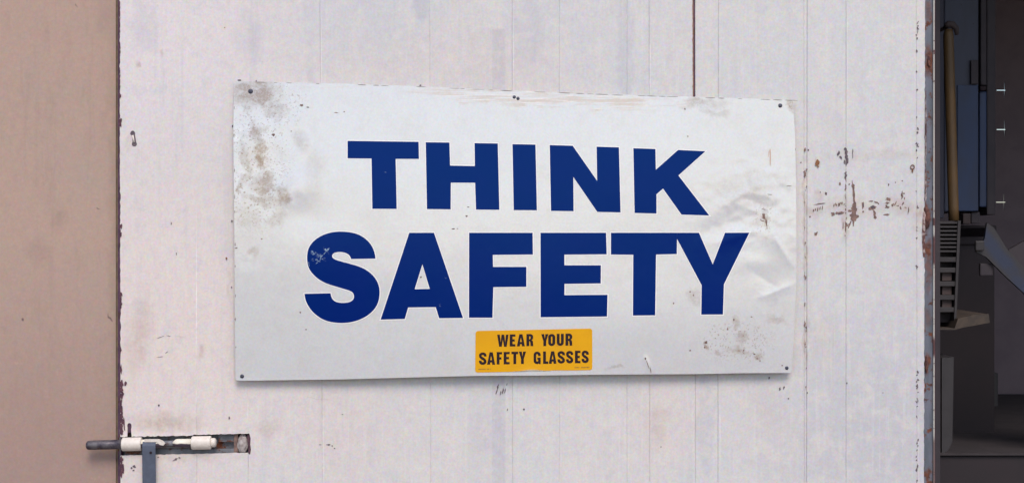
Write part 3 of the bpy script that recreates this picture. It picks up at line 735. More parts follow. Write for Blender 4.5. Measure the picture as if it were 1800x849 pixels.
def dent(x, y):
    """how far the sheet stands out from its mean plane, in metres (photograph pixels in)"""
    h = .0012 * mn.noise(Vector((x / 260, y / 240, 3.3))) + .0006 * mn.noise(Vector((x / 120, y / 110, 7.7)))
    # left crumple
    h += .0026 * G(x, y, 445, 250, 26, 34) - .0020 * G(x, y, 478, 300, 20, 60) + .0024 * G(x, y, 520, 330, 34, 26, -30) - .0014 * G(x, y, 540, 380, 40, 30)
    h += .0011 * G(x, y, 505, 270, 60, 90) * mn.noise(Vector((x / 24, y / 28, 1.0)))
    # right crumple
    m = G(x, y, 1335, 350, 95, 85)
    h += .0007 * m * mn.noise(Vector(((x * .8 + y * .6) / 44, (y * .8 - x * .6) / 24, 5.0))) + .0005 * m * (1 - 2 * abs(mn.noise(Vector(((x * .8 - y * .55) / 34, (y * .8 + x * .55) / 26, 2.0))))) + .0004 * m * mn.noise(Vector((x / 12, y / 11, 2.0)))
    h += .0009 * G(x, y, 1290, 350, 45, 14, -32) - .0009 * G(x, y, 1275, 395, 60, 14, -20) + .0016 * G(x, y, 1370, 420, 30, 50)
    h += .0014 * ridge(x, y, 1345, 390, 1398, 478, 6) + .0013 * ridge(x, y, 1398, 498, 1330, 526, 6) - .0008 * ridge(x, y, 1300, 460, 1385, 520, 12) + .0012 * ridge(x, y, 1250, 430, 1345, 400, 8)
    h += .0009 * G(x, y, 1325, 462, 26, 14) + .0008 * G(x, y, 1350, 345, 20, 12, 20)
    h += .0016 * ridge(x, y, 1133, 622, 1145, 658, 3)
    # top edge ripple
    h += .0012 * math.exp(-max(0, y - (150 + (x - 411) * .033)) / 24) * mn.noise(Vector((x / 60, 0, 4)))
    return h
def sign_y(x, y):
    u = (x - 411) / 985.0; v = (y - 145) / 520.0
    # held by screws at the corners and the top middle, bowing away from the boards between them
    bow = .0165 + .0080 * (1 - u) * math.sin(math.pi * min(1, max(0, v))) + .0060 * max(0, v) * math.sin(math.pi * min(1, max(0, u))) - .0075 * (1 - v) + .0025 * u
    return -(bow + dent(x, y))
sign = empty('safety_sign', SIGN_BASE, 'large dented white metal sign reading THINK SAFETY in navy letters', 'sign')
NX, NY = 330, 176
bm = bmesh.new(); front = []; backv = []
for j in range(NY + 1):
    v = j / NY; rowf = []; rowb = []
    for i in range(NX + 1):
        u = i / NX
        tx = 411.5 + (1394 - 411.5) * u; bx = 414 + (1391.5 - 414) * u
        ty = smoothi(T_E, tx, 0); by = smoothi(B_E, bx, 0)
        ly = 143 + (668.5 - 143) * v; ry = 176 + (655 - 176) * v
        lx = smoothi(L_E, ly, 1); rx = smoothi(R_E, ry, 1)
        # Coons patch
        x = (1 - u) * lx + u * rx + (1 - v) * tx + v * bx - ((1 - u) * (1 - v) * 411.5 + u * (1 - v) * 1394 + (1 - u) * v * 414 + u * v * 1391.5)
        y = (1 - u) * ly + u * ry + (1 - v) * ty + v * by - ((1 - u) * (1 - v) * 143 + u * (1 - v) * 176 + (1 - u) * v * 668.5 + u * v * 655)
        # slightly rounded corners
        for (cu, cv) in ((0, 0), (1, 0), (0, 1), (1, 1)):
            d = abs(u - cu) * NX + abs(v - cv) * NY
            if d < 1.5:
                s_ = (1.5 - d) * .8; x += s_ * (1 if cu == 0 else -1); y += s_ * (1 if cv == 0 else -1)
        yy = sign_y(x, y); q = P(x, y, yy)
        rowf.append(bm.verts.new(q)); rowb.append(bm.verts.new(q + Vector((0, .0016, 0))))
    front.append(rowf); backv.append(rowb)
for j in range(NY):
    for i in range(NX):
        bm.faces.new((front[j][i], front[j][i + 1], front[j + 1][i + 1], front[j + 1][i]))
        if i % 1 == 0: bm.faces.new((backv[j][i], backv[j + 1][i], backv[j + 1][i + 1], backv[j][i + 1]))
for j in range(NY):
    for i in (0, NX): bm.faces.new((front[j][i], front[j + 1][i], backv[j + 1][i], backv[j][i]))
for i in range(NX):
    for j in (0, NY): bm.faces.new((front[j][i], front[j][i + 1], backv[j][i + 1], backv[j][i]))
for e in bm.edges:
    if len(e.link_faces) == 2 and e.is_boundary is False:
        pass
sheet = obj('sheet', bm, M['sign'], sign, True)
sheet.data.set_sharp_from_angle(angle=R(50))

def sheet_poly(name, loops, lift, mat, parent, step=6.0, off=SIGN_BASE):
    """flat print cut to outline and laid on the dented sheet, following every bump"""
    bm = bmesh.new(); edges = []
    for lp in loops:
        vs = [bm.verts.new((x, 0, y)) for x, y in lp]
        for i in range(len(vs)): edges.append(bm.edges.new((vs[i], vs[(i + 1) % len(vs)])))
    bmesh.ops.triangle_fill(bm, edges=edges, use_beauty=True)
    xs = [p[0] for p in loops[0]]; ys = [p[1] for p in loops[0]]
    x = math.ceil(min(xs) / step) * step
    while x < max(xs):
        bmesh.ops.bisect_plane(bm, geom=list(bm.verts) + list(bm.edges) + list(bm.faces), plane_co=(x, 0, 0), plane_no=(1, 0, 0)); x += step
    y = math.ceil(min(ys) / step) * step
    while y < max(ys):
        bmesh.ops.bisect_plane(bm, geom=list(bm.verts) + list(bm.edges) + list(bm.faces), plane_co=(0, 0, y), plane_no=(0, 0, 1)); y += step
    for v in bm.verts:
        px, py = v.co.x, v.co.z
        l = lift(px, py) if callable(lift) else lift
        v.co = P(px, py, sign_y(px, py) - l)
    for v in bm.verts: v.co -= off
    bm.normal_update()
    for f in bm.faces:
        if f.normal.y > 0: f.normal_flip()
    me = bpy.data.meshes.new(name); bm.to_mesh(me); bm.free()
    return link(name, me, mat, parent, True)

def offs(poly, d):
    """offset a closed outline outwards by d"""
    n = len(poly); area = sum(poly[i][0] * poly[(i + 1) % n][1] - poly[(i + 1) % n][0] * poly[i][1] for i in range(n))
    sgn = 1 if area > 0 else -1; out = []
    for i in range(n):
        p0, p1, p2 = Vector(poly[i - 1]), Vector(poly[i]), Vector(poly[(i + 1) % n])
        a = (p1 - p0).normalized(); b = (p2 - p1).normalized()
        na = Vector((a.y, -a.x)) * sgn; nb = Vector((b.y, -b.x)) * sgn
        m = na + nb
        if m.length < .5: m = na
        m.normalize(); k = d / max(.45, m.dot(na)); out.append(tuple(p1 + m * k))
    return out
def tr(pts, ox, oy, k): return [(ox + x / k, oy + y / k) for x, y in pts]
K6, K4 = 6.0, 4.717
S_pts = [(637, 281), (632, 240), (615, 190), (585, 145), (540, 105), (490, 78), (430, 63), (370, 57), (310, 58), (250, 68), (190, 90), (135, 125), (98, 165), (78, 205), (70, 250), (70, 300), (78, 345), (98, 385), (130, 422), (170, 455), (215, 480), (260, 497), (320, 515), (380, 533), (430, 548), (452, 565), (460, 590), (457, 612), (440, 632), (410, 644), (365, 648), (320, 643), (290, 628), (272, 603), (264, 567),
         (48, 572), (55, 620), (75, 665), (105, 710), (145, 748), (195, 782), (250, 802), (310, 812), (370, 814), (430, 808), (490, 793), (545, 768), (590, 738), (630, 698), (655, 655), (668, 610), (672, 560), (668, 515), (652, 470), (625, 430), (590, 395), (545, 365), (490, 342), (430, 325), (370, 309), (310, 292), (285, 278), (276, 262), (280, 245), (297, 232), (325, 226), (360, 226), (395, 235), (418, 250), (430, 268), (434, 284)]
def round_curve(pts, sharp):
    """one Chaikin pass that keeps the listed corners"""
    out = []; n = len(pts)
    for i in range(n):
        if i in sharp: out.append(pts[i]); continue
        a, b, c = pts[i - 1], pts[i], pts[(i + 1) % n]
        out.append((b[0] * .75 + a[0] * .25, b[1] * .75 + a[1] * .25)); out.append((b[0] * .75 + c[0] * .25, b[1] * .75 + c[1] * .25))
    return out
S_pts = round_curve(S_pts, (0, 34, 35, 70))
big = [
    ('T', [tr([(66, 48), (815, 58), (819, 238), (573, 238), (584, 764), (327, 763), (318, 234), (66, 232)], 600, 240, K6)]),
    ('H', [tr([(890, 62), (1140, 65), (1147, 308), (1408, 313), (1405, 71), (1650, 75), (1667, 774), (1420, 772), (1411, 489), (1155, 488), (1153, 769), (903, 766)], 600, 240, K6)]),
    ('I', [tr([(245, 82), (488, 87), (503, 779), (258, 777)], 860, 240, K6)]),
    ('N', [tr([(638, 92), (880, 99), (1138, 468), (1132, 109), (1368, 116), (1385, 801), (1140, 796), (887, 428), (890, 788), (651, 785)], 860, 240, K6)]),
    ('K', [tr([(320, 95), (553, 103), (557, 322), (792, 113), (1080, 127), (795, 382), (1120, 803), (828, 794), (633, 520), (564, 580), (564, 783), (333, 777)], 1060, 245, K6)]),
    ('S', [tr(S_pts, 525, 395, K4)]),
    ('A', [tr([(917, 67), (1122, 67), (1363, 772), (1165, 774), (1136, 682), (908, 685), (880, 780), (679, 786)], 525, 395, K4), tr([(1026, 328), (1087, 531), (962, 534)], 525, 395, K4)]),
    ('F', [tr([(163, 67), (690, 67), (692, 247), (360, 250), (362, 349), (638, 349), (638, 514), (364, 517), (357, 770), (162, 770)], 790, 395, K4)]),
    ('E', [tr([(755, 67), (1299, 67), (1304, 245), (953, 248), (954, 336), (1256, 336), (1255, 486), (954, 490), (954, 583), (1311, 580), (1307, 760), (756, 766)], 790, 395, K4)]),
    ('T2', [tr([(160, 67), (708, 67), (708, 118), (706, 243), (534, 247), (527, 750), (342, 752), (345, 249), (160, 247)], 1040, 395, K4)]),
    ('Y', [tr([(708.2, 67), (890, 67), (1004, 328), (1106, 67), (1308, 66), (1097, 493), (1089, 743), (909, 744), (912, 500), (708.2, 118)], 1040, 395, K4)]),
]
TY = tr([(160, 67), (890, 67), (1004, 328), (1106, 67), (1308, 66), (1097, 493), (1089, 743), (909, 744), (912, 500), (709, 122), (706, 243), (534, 247), (527, 750), (342, 752), (345, 249), (160, 247)], 1040, 395, K4)
for nm, loops in big:
    lo = sheet_poly('letter', loops, .00045, M['ink'], sign)
    if nm == 'Y': continue
    if nm == 'T2': bl = [offs(TY, 1.7)]
    else: bl = [offs(loops[0], 1.7)] + [offs(h, -1.5) for h in loops[1:]]
    sheet_poly('letter_border', bl, .00022, M['border'], lo)

# screws
def screw(px, py, r, proud=.0012):
    bm = bmesh.new(); y0 = sign_y(px, py); c = P(px, py, y0)
    k = 14; rings = []
    for (f, d) in ((1.0, -.0002), (.96, proud * .7), (.62, proud), (.0, proud * 1.1)):
        if f == 0: rings.append([bm.verts.new((c.x, y0 - d, c.z))]); continue
        rings.append([bm.verts.new((c.x + r * S * f * math.cos(t), y0 - d, c.z + r * S * f * math.sin(t))) for t in lin(0, 2 * math.pi, k + 1)[:-1]])
    for a, b in zip(rings, rings[1:]):
        for i in range(k):
            if len(b) == 1: bm.faces.new((a[i], a[(i + 1) % k], b[0]))
            else: bm.faces.new((a[i], a[(i + 1) % k], b[(i + 1) % k], b[i]))
    return obj('screw', bm, M['screw'], sign, True)
for (x, y, r) in ((440.5, 161, 4.4), (904, 171, 3.0), (910.5, 173.5, 3.0), (1371.5, 186, 3.7), (425.5, 661, 3.6), (1383, 646.5, 3.2)): screw(x, y, r)
# paint losses and scratches on the sheet
def marks(name, lst, mat, lift):
    bm = bmesh.new()
    for (cx, cy, wx, wy, rot, irr) in lst:
        k = 10; s0 = random.random() * 50; vs = []
        for i in range(k):
            t = 2 * math.pi * i / k; rr = 1 + irr * mn.noise(Vector((math.cos(t) * 1.6 + s0, math.sin(t) * 1.6, 0))) * 1.6
            x, yy = math.cos(t) * wx / 2 * rr, math.sin(t) * wy / 2 * rr; c_, s_ = math.cos(R(rot)), math.sin(R(rot))
            qx, qy = cx + x * c_ - yy * s_, cy + x * s_ + yy * c_
            vs.append(bm.verts.new(P(qx, qy, sign_y(qx, qy) - lift)))
        bm.faces.new(vs); lift += .000002
    o = obj(name, bm, mat, sign); o['kind'] = 'stuff'
marks('scuff_mark', [(797, 402.3, 6, 2, 0, .3), (804, 402, 3, 1, 0, .3), (530, 185.5, 6, 4, 20, .6), (541, 189, 5, 2, 15, .5), (591, 198.5, 7, 1.4, 0, .4), (605, 197, 3, 2, 0, .4), (480, 237, 6, 5, 0, .7), (512, 231, 3, 2, 0, .5), (415, 436, 5, 2, -10, .3),
    (1279, 578.5, 2.4, 5, 10, .4), (1241, 602, 5, 7, 0, .6), (1239, 610, 3, 4, 0, .6), (1204, 192, 2.4, 4, -20, .4), (1209, 240, 3, 2.4, 0, .4), (1134.5, 630, 3, 4, 0, .4), (1138.5, 640, 1.3, 16, -18, .3), (1143.5, 650, 1.5, 10, -12, .3),
    (1343, 380, 6, 8, 0, .7), (1347, 391, 3, 13, -10, .6), (1340, 388, 7, 2, 20, .6), (1375, 642, 3, 2, 0, .4), (740, 487, 4, 2.4, -30, .4), (528, 549, 3, 3, 0, .5), (538, 579, 4, 2, 0, .4), (820, 380, 4, 3, -20, .5), (823, 364, 4, 2, 0, .4),
    (1184, 533, 2.4, 3.4, 10, .4), (1213, 513, 3, 3, 0, .5), (1219, 519, 2, 4, -20, .5), (1290, 562, 2.5, 4, 0, .5), (1321, 557, 3, 2, 0, .5), (1326, 622, 3, 3, 0, .6), (1331, 630, 3, 3, 0, .6), (1336, 634, 2, 3, 0, .6), (1307, 616, 3, 3, 0, .6), (1213, 616, 3, 3, 0, .5),
    (1353, 342, 9, 1.3, 5, .5), (1387, 327, 10, 1, -5, .5), (1342, 368, 8, 1.4, 10, .5), (413, 561, 1.6, 3, 0, .4), (460, 420, 3, 2, 0, .5)], M['rustchip'], .0003)
def edge_marks():  # broken dark line along the top edge, short dashes down the left
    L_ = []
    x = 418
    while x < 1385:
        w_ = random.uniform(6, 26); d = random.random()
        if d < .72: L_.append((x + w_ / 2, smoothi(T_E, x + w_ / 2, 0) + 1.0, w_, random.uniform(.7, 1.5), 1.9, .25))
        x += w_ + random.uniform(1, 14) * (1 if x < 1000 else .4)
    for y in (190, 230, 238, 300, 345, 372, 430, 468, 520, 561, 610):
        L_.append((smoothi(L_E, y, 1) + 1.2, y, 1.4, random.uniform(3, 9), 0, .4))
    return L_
marks('dark_edge_mark', edge_marks(), simple('grey_edge_mark', (.34, .30, .28), (.24, .21, .20), .8, 20), .00025)
marks('orange_scratch', [(1354, 277, 2.0, 31, 0, .2), (1351.5, 270, 1.2, 14, 8, .2)], simple('peach_scratch', (.62, .42, .32), (.55, .38, .3), .6, 10), .0003)
marks('scratch', [(560, 459, 7, 1.5, 20, .6), (557, 462, 5, 1.3, -30, .6), (563, 455, 1.3, 9, 10, .6), (566, 450, 7, 1.3, -50, .6), (570.5, 445.5, 6, 1.4, -45, .6), (575.5, 439.5, 8, 2.4, -48, .6), (577.5, 437, 5, 1.5, -30, .6), (551, 447, 5, 1.4, -15, .6), (555, 444, 3, 1.5, 40, .6), (543, 465, 1.2, 8, -10, .5)],
      simple('pale_blue_scratch', (.22, .32, .44), (.12, .2, .34), .6, 20), .00062)

# ================================================================== STICKER
stk_c = P(938, 654, -.014)
ST = [(836, 581.5), (1041, 577.2), (1041.2, 650), (835.2, 654.5)]
def round_quad(q, r, k=5):
    out = []
    for i in range(4):
        p0, p1, p2 = Vector(q[i - 1]), Vector(q[i]), Vector(q[(i + 1) % 4])
        a = p1 + (p0 - p1).normalized() * r; b = p1 + (p2 - p1).normalized() * r
        for t in lin(0, 1, k):
            out.append(tuple(a * (1 - t) ** 2 + p1 * 2 * t * (1 - t) + b * t * t))
    return out
outl = round_quad(ST, 5)
# bottom edge bulges up where the vinyl has lifted
out2 = []
for i, p in enumerate(outl):
    out2.append(p)
    q = outl[(i + 1) % len(outl)]
    if p[1] > 640 and q[1] > 640 and abs(q[0] - p[0]) > 100:
        for t in lin(0, 1, 32)[1:-1]:
            x = p[0] + (q[0] - p[0]) * t; y = p[1] + (q[1] - p[1]) * t
            out2.append((x, y - 2.6 * math.exp(-((x - 934) / 16) ** 2) - .8 * math.exp(-((x - 975) / 20) ** 2)))
def stick_lift(x, y): return .0007 + .0026 * math.exp(-((x - 934) / 22) ** 2) * math.exp(-max(0, 654 - y) / 5.0)
sticker = sheet_poly('warning_sticker', [out2], stick_lift, M['yellow'], None, step=4.0, off=stk_c)
sticker.location = stk_c
tag(sticker, 'small amber sticker reading WEAR YOUR SAFETY GLASSES at the sign\'s lower edge', 'sticker')
M['yellow'].node_tree.nodes  # keep
# give the vinyl a visible edge
sm = sticker.data
bm = bmesh.new(); bm.from_mesh(sm)
be = [e for e in bm.edges if e.is_boundary]
ex = bmesh.ops.extrude_edge_only(bm, edges=be)
for v in [g for g in ex['geom'] if isinstance(g, bmesh.types.BMVert)]: v.co.y += .0006
bm.to_mesh(sm); bm.free()
sm.set_sharp_from_angle(angle=R(40))

SW = 5.0
def rib(path, w_, closed=False):
    n = len(path); Lf, Rt = [], []
    for i, p in enumerate(path):
        a = Vector(path[max(i - 1, 0)]); b = Vector(path[min(i + 1, n - 1)]); t = (b - a).normalized(); nrm = Vector((-t.y, t.x))
        Lf.append(tuple(Vector(p) + nrm * w_ / 2)); Rt.append(tuple(Vector(p) - nrm * w_ / 2))
    return Lf + Rt[::-1]
def arcp(cx, cy, rx, ry, a0, a1, k=7): return [(cx + rx * math.cos(R(a)), cy + ry * math.sin(R(a))) for a in lin(a0, a1, k)]
def glyph(ch, w_, h):
    s = SW; m = w_ / 2; hs = s / 2
    if ch == 'W': return [[(0, 0), (s * .95, 0), (w_ * .30, h * .66), (w_ * .38, 0), (w_ * .62, 0), (w_ * .70, h * .66), (w_ - s * .95, 0), (w_, 0), (w_ * .83, h), (w_ * .60, h), (w_ * .5, h * .40), (w_ * .40, h), (w_ * .17, h)]]
    if ch == 'E': return [[(0, 0), (w_, 0), (w_, s * .8), (s, s * .8), (s, h * .5 - s * .4), (w_ * .88, h * .5 - s * .4), (w_ * .88, h * .5 + s * .4), (s, h * .5 + s * .4), (s, h - s * .8), (w_, h - s * .8), (w_, h), (0, h)]]
    if ch == 'F': return [[(0, 0), (w_, 0), (w_, s * .8), (s, s * .8), (s, h * .5 - s * .35), (w_ * .88, h * .5 - s * .35), (w_ * .88, h * .5 + s * .45), (s, h * .5 + s * .45), (s, h), (0, h)]]
    if ch == 'L': return [[(0, 0), (s, 0), (s, h - s * .85), (w_, h - s * .85), (w_, h), (0, h)]]
    if ch == 'T': return [[(0, 0), (w_, 0), (w_, s * .85), (m + hs, s * .85), (m + hs, h), (m - hs, h), (m - hs, s * .85), (0, s * .85)]]
    if ch == 'Y': return [[(0, 0), (s * 1.05, 0), (m, h * .40), (w_ - s * 1.05, 0), (w_, 0), (m + hs, h * .58), (m + hs, h), (m - hs, h), (m - hs, h * .58)]]
    if ch == 'A': return [[(m - hs * 1.1, 0), (m + hs * 1.1, 0), (w_, h), (w_ - s, h), (w_ - s * 1.15, h * .82), (s * 1.15, h * .82), (s, h), (0, h)], [(m, h * .27), (m + w_ * .11, h * .64), (m - w_ * .11, h * .64)]]
    if ch == 'R': return [[(0, 0), (w_ * .6, 0), (w_ * .85, h * .05), (w_ * .97, h * .15), (w_, h * .28), (w_ * .95, h * .42), (w_ * .78, h * .5), (w_ * .93, h * .58), (w_ * .97, h * .7), (w_, h), (w_ - s * .95, h), (w_ * .56, h * .7), (w_ * .5, h * .6), (s, h * .6), (s, h), (0, h)], [(s, s * .8), (w_ * .52, s * .8), (w_ * .6, h * .24), (w_ * .6, h * .36), (w_ * .52, h * .44), (s, h * .44)]]
    if ch == 'O':
        o_ = arcp(w_ - m, m * .9, m, m * .9, -90, 0) + arcp(m, h - m * .9, m, m * .9, 0, 180, 13) + arcp(m, m * .9, m, m * .9, 180, 265, 7)
        i_ = arcp(m, s * .85 + 2, m - s, 2, -180, 0, 7) + arcp(m, h - s * .85 - 2, m - s, 2, 0, 180, 7)
        return [o_, i_]
    if ch == 'U':
        return [[(0, 0), (s, 0), (s, h - s * .85 - 2)] + arcp(m, h - s * .85 - 2, m - s, 2, 180, 0, 7)[1:-1] + [(w_ - s, h - s * .85 - 2), (w_ - s, 0), (w_, 0), (w_, h - m * .9)] + arcp(m, h - m * .9, m, m * .9, 0, 180, 11)[1:]]
    a = s * .92
    if ch == 'S':
        rr = m - a / 2
        path = [(w_ - a / 2, h * .33), (w_ - a / 2, h * .24)] + arcp(m, h * .24, rr, h * .24 - a / 2, 0, -180, 9)[1:] + [(a / 2 + .1, h * .33), (m * .62, h * .43), (m, h * .5), (w_ - m * .62, h * .58), (w_ - a / 2 - .1, h * .68)] + arcp(m, h * .76, rr, h * .24 - a / 2, 0, 180, 9) + [(a / 2, h * .66)]
        return [rib(path, a)]
    if ch == 'G':
        rr = m - a / 2
        path = [(w_ - a / 2, h * .36), (w_ - a / 2, h * .25)] + arcp(m, h * .25, rr, h * .25 - a / 2, 0, -180, 9)[1:] + [(a / 2, h * .5)] + arcp(m, h * .75, rr, h * .25 - a / 2, 180, 60, 8)
        L1 = rib(path, a); n = len(path)
        # close with the spur: straight block on the right
        return [L1, [(m + .4, h * .48), (w_, h * .48), (w_, h), (w_ - a * .55, h), (w_ - a * .8, h * .93), (w_ - a, h * .93), (w_ - a, h * .48 + s * .7), (m + .4, h * .48 + s * .7)]]
    return []
def z5(v, o): return o + v / 7.5
words = [('WEAR', [(405, 555), (570, 645), (665, 770), (790, 880)], (209, 368)), ('YOUR', [(985, 1080), (1077, 1170), (1190, 1283), (1305, 1395)], (202, 360)),
         ('SAFETY', [(165, 264), (272, 378), (398, 470), (490, 570), (592, 682), (690, 785)], (443, 606)), ('GLASSES', [(885, 978), (1010, 1078), (1085, 1187), (1200, 1298), (1313, 1407), (1430, 1503), (1518, 1612)], (432, 596))]
for wd_, xs_, (ya, yb_) in words:
    for i, (ch, (xa, xb)) in enumerate(zip(wd_, xs_)):
        x0 = z5(xa, 820); wpx = (xb - xa) / 7.5; h = (yb_ - ya) / 7.5
        y0 = z5(ya, 560) - (x0 - z5(xs_[0][0], 820)) * .021
        gl = glyph(ch, wpx, h)
        lft = lambda x, y: stick_lift(x, y) + .00028
        if ch == 'G':
            # spur and bowl are two pieces of one letter, butted at the lower right
            o = sheet_poly('letter', [[(x0 + p[0], y0 + p[1]) for p in gl[0]]], lft, M['blackink'], sticker, 6, stk_c)
            sp_ = sheet_poly('letter_spur', [[(x0 + p[0], y0 + p[1]) for p in gl[1]]], lambda x, y: stick_lift(x, y) + .00034, M['blackink'], o, 6, stk_c)
        else:
            sheet_poly('letter', [[(x0 + p[0], y0 + p[1]) for p in L_] for L_ in gl], lft, M['blackink'], sticker, 6, stk_c)
def fineprint(x0, x1, y0, slope):
    bm = bmesh.new(); x = x0
    while x < x1:
        w_ = random.uniform(.7, 1.5)
        if random.random() < .86:
            yy = y0 + (x - x0) * slope; h = random.choice((1.5, 1.9))
            vs = [bm.verts.new(P(a, b, sign_y(a, b) - stick_lift(a, b) - .0002)) for a, b in ((x, yy - h / 2), (x + w_, yy - h / 2), (x + w_, yy + h / 2), (x, yy + h / 2))]
            bm.faces.new(vs)
        x += w_ + .45
    for v in bm.verts: v.co -= stk_c
    me = bpy.data.meshes.new('small_print'); bm.to_mesh(me); bm.free()
    o = link('small_print', me, M['smallink'], sticker); o['kind'] = 'stuff'
fineprint(841, 863.5, 648.6, -.01); fineprint(1010, 1036, 645.6, -.01)
# whitish lifted lip at the bottom edge
bm = bmesh.new(); prv = None
for x in lin(902, 968, 40):
    t = math.exp(-((x - 934) / 17) ** 2); y = 652.6 - (x - 902) * .02 - 2.6 * t
    q0 = P(x, y - .2, sign_y(x, y) - stick_lift(x, y) - .0004); q1 = P(x, y + .5 + 1.3 * t, sign_y(x, y) - stick_lift(x, y) * .8)
    cur = [bm.verts.new(q0), bm.verts.new(q1)]
    if prv: bm.faces.new((prv[0], prv[1], cur[1], cur[0]))
    prv = cur
obj('curled_lip', bm, M['curl'], sticker, off=stk_c)

# ================================================================== INTERIOR OF THE WORKSHOP
XR = 5.5; BACK = 2.7
bm = bmesh.new(); box(bm, xg, XR, .232, BACK + .4, -.1, .004)
tag(obj('workshop_floor', bm, M['concrete']), kind='structure')
bm = bmesh.new(); box(bm, -1.0, XR, .2305, BACK + .4, 3.3, 3.4)
tag(obj('workshop_ceiling', bm, M['darkwall']), kind='structure')
bm = bmesh.new(); box(bm, -1.1, -1.0, .2215, BACK + .4, 0.005, 3.29)
tag(obj('left_inner_wall', bm, M['darkwall'], off=(-1.05, 2, 0)), 'dark inner side wall of the workshop, hidden behind the door', 'wall')
bm = bmesh.new(); box(bm, XR + .001, XR + .1, .2215, BACK + .4, 0.005, 3.29)
tag(obj('right_inner_wall', bm, M['darkwall'], off=(XR, 2, 0)), 'dark inner side wall of the workshop, right of the picture', 'wall')
# back wall with cracks that let daylight through
def hole(cx, cy, hw, hh): return [(cx - hw, cy - hh), (cx + hw, cy - hh), (cx + hw, cy + hh), (cx - hw, cy + hh)]
hs_ = []
for (hx0, hx1, hy, vx, vy0, vy1) in ((1752, 1768, 159, 1766, 144, 174), (1752, 1768, 228, 1766, 212, 243), (1751, 1768, 355.6, 1765, 341, 371)):
    hs_.append([(hx0, hy - .75), (vx - .7, hy - .75), (vx - .6, vy0), (vx + .3, vy0), (vx + .4, hy - .7), (hx1, hy - .6), (hx1, hy + .6), (vx + .4, hy + .7), (vx + .3, vy1), (vx - .5, vy1), (vx - .7, hy + .75), (hx0, hy + .75)])
a = P(900, 424.5, BACK)
def topx(z): return 424.5 - (z - ZC) / (S * (D + BACK) / D)
def leftx(x): return 900 + x / (S * (D + BACK) / D)
bm = bmesh.new()
prism(bm, [(leftx(-1.0), topx(3.29)), (leftx(XR), topx(3.29)), (leftx(XR), topx(.006)), (leftx(-1.0), topx(.006))], BACK, BACK + .006, holes=hs_)
bw2 = obj('back_wall', bm, M['darkwall'], off=(1.5, BACK, 0))
tag(bw2, 'dark back wall of the workshop with three small cross-shaped cracks of daylight', 'wall')

def ibox(name, label, cat, px0, px1, py0, py1, y, depth, mat, bev=.004, parent=None, group=None):
    bm = pbox(px0, px1, py0, py1, y, y + depth, bev)
    if parent is not None: return obj(name, bm, mat, parent)
    c = P((px0 + px1) / 2, py1, y + depth / 2); o = obj(name, bm, mat, off=(c.x, c.y, c.z)); return tag(o, label, cat, group)
# tall blue machine cabinet
YC = 1.3
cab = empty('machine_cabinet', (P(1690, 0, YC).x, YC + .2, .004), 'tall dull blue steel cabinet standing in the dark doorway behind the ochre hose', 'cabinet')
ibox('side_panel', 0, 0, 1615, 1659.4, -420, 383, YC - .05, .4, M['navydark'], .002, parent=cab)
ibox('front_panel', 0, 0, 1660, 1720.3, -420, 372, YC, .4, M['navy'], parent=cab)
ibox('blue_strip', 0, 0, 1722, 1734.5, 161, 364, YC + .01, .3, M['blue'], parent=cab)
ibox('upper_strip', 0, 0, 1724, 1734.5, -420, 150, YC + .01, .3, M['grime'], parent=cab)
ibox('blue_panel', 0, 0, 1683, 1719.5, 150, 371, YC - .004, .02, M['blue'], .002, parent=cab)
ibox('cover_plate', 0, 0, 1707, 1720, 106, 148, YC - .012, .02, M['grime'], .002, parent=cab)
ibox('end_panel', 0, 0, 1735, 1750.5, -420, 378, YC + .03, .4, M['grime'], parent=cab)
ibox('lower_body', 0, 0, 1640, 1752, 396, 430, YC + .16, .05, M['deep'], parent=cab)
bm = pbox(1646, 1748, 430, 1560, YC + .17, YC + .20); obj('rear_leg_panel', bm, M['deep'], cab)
ibox('dark_gap_block', 0, 0, 1723.5, 1734, 151.5, 159.5, YC - .01, .04, M['blackink'], .002, parent=cab)  # black block standing in for the dark gap between the strips
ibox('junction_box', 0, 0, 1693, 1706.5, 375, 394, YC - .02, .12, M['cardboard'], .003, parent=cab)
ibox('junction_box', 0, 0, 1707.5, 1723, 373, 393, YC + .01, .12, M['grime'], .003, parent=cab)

# ochre hose with hooked top
YH = 1.0
pts = [P(1681, 62, YH), P(1681.5, 54, YH), P(1678, 48.5, YH), P(1672, 47.5, YH), P(1667.8, 52, YH), P(1667, 62, YH)] + [P(1667 + (y - 62) * (9.6 / 325), y, YH + .0) for y in lin(75, 388, 14)]
bm = bmesh.new(); kk = S * (D + YH) / D
tube(bm, pts[4:], [6.5 * kk, 8.8 * kk] + [9.0 * kk] * (len(pts) - 6), 16)
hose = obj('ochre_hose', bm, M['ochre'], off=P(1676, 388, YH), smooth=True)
tag(hose, 'thick upright ochre hose in front of the blue cabinet in the doorway', 'hose')
bm = bmesh.new(); tube(bm, [P(1661, 46, YH - .01), P(1667, 43, YH - .01), P(1674, 44, YH - .01), P(1681, 51, YH - .01), P(1682, 62, YH - .01)], [4 * kk, 6 * kk, 6.5 * kk, 5 * kk, 3 * kk], 14)
tube(bm, [P(1668, 46, YH), Vector((P(1668, 46, YH).x, YC - .052, P(1668, 46, YH).z))], .006, 8)
obj('hose_hook', bm, M['cardboard'], hose, True)

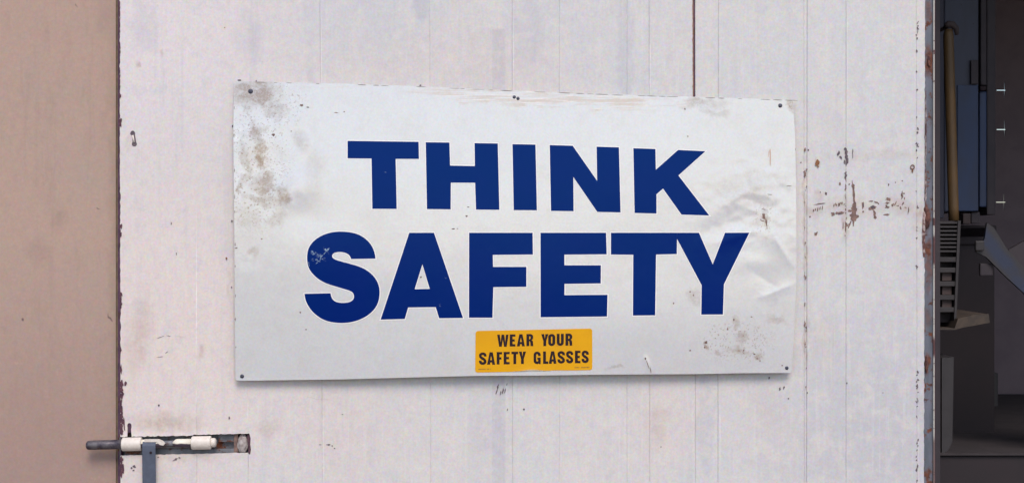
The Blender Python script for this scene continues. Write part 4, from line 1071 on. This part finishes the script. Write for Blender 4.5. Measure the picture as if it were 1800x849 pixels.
# slatted plastic rack
YR = .8
rk = empty('slatted_rack', P(1668, 572, YR + .1), 'grey slatted crate stack seen through the doorway just right of the door edge', 'rack')
for i, y in enumerate(lin(390, 440, 8)):
    bm = pbox(1643, 1687, y, y + 3.6, YR, YR + .03, .001)
    obj('slat', bm, M['rack'], rk)
for y in (452, 470.5, 494.5, 518.5, 540):
    bm = pbox(1643, 1681, y, y + 8.5, YR, YR + .03, .001)
    obj('shelf_tray', bm, M['rack'], rk)
bm = bmesh.new()
prism(bm, [(1684, 388), (1689, 388), (1681, 568), (1677, 568)], YR - .004, YR + .03); obj('side_rail', bm, M['rack'], rk)
bm = pbox(1641, 1649, 388, 568, YR - .004, YR + .15); obj('side_rail', bm, M['rack'], rk)
bm = pbox(1649, 1680, 388, 566, YR + .035, YR + .05); obj('slat_gap_backing', bm, M['deep'], rk)  # plane added behind the slats to lift their black gaps
ci = 0
for y, lab in ((478, 'dusty brown box on the topmost tray of the slatted rack'), (502.5, 'dusty brown box on the second tray from the top of the slatted rack'), (526.5, 'dusty brown box on the third tray from the top of the slatted rack')):
    ibox('small_box', lab, 'box', 1656, 1673, y + .4, y + 15.6, YR + .012, .02, M['cardboard'], .002, group='brown boxes in the slatted rack')

bm = bmesh.new(); a_ = P(1585, 0, YR); b_ = P(1642, 0, YR)
box(bm, a_.x, b_.x, YR - .06, YR + .12, .005, 3.295, .004)
obj('support_post', bm, M['grime'], rk)
# shelf board under the rack
bm = bmesh.new(); prism(bm, [(1640, 579.5), (1679, 579.5), (1691, 576), (1740, 567), (1738, 552), (1712, 553), (1684, 560), (1678, 577), (1640, 577)], YR - .03, YR + .3)
sb = obj('shelf_board', bm, M['tan'], off=P(1690, 579, YR + .1))
tag(sb, 'worn tan shelf board with a bright front edge under the slatted rack', 'shelf')
# slanting beam
YS = .9
bm = bmesh.new(); prism(bm, [(1716, 443), (1731, 420), (1735, 392), (1747, 400), (1770, 437), (1800, 470), (2420, 1300), (2420, 1385), (2385, 1385), (1800, 515), (1768, 486), (1734, 452)], YS, YS + .012)
bm2 = pbox(1737, 1746, 400, 416, YS + .0125, YC + .165)
be_ = obj('slanted_beam', bm, M['bluebeam'], off=P(1780, 545, YS)); tag(be_, 'scuffed blue-grey metal beam slanting down to the right inside the doorway', 'beam')
bm = bmesh.new(); prism(bm, [(1773, 439), (1800, 424), (1900, 372), (2390, 1290), (2300, 1290), (1850, 540), (1800, 486)], YS + .014, YS + .03)
o = obj('tilted_panel', bm, M['grime'], off=P(1840, 560, YS + .1)); tag(o, 'dark grey tilted panel behind the slanted blue-grey beam', 'panel')
ibox('grey_block', 'small pale grey block on the upper end of the slanted beam', 'block', 1715, 1731, 423, 441, YS - .014, .014, M['greysteel'])
ibox('brown_block', 'small dark brown block hanging below the slanted beam', 'block', 1723, 1746, 463, 485, YS + .0125, .015, M['grime'])
obj('bracket', bm2, M['grime'], be_, off=P(1780, 545, YS))
# grey sheet-metal box standing low down by the door edge
YG = .75
gb = empty('grey_locker', P(1660, 796, YG + .1), 'dusty grey sheet metal box with clipped lower corners beside the door edge', 'metal box')
bm = bmesh.new(); prism(bm, [(1655.6, 629), (1676.5, 627.5), (1675.5, 700), (1674, 776), (1667, 790), (1660, 796), (1655.6, 795)], YG, YG + .12); obj('front_panel', bm, M['greysteel'], gb)
bm = bmesh.new(); prism(bm, [(1638, 632), (1654.6, 629), (1654.6, 794.5), (1648, 793), (1638, 788)], YG + .01, YG + .12); obj('side_panel', bm, M['rack'], gb)
# low steel platform at the bottom of the view
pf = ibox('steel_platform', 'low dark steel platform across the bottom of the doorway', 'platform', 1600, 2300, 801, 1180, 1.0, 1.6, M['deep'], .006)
bm = pbox(1596, 2304, 796.5, 800.5, .99, 2.62, .002)  # separate lighter plate, added because the platform top came out too dark
obj('top_plate', bm, simple('lightened_platform_plate', (.048, .041, .046), (.036, .031, .035), .9, 2), pf, off=pf.location)
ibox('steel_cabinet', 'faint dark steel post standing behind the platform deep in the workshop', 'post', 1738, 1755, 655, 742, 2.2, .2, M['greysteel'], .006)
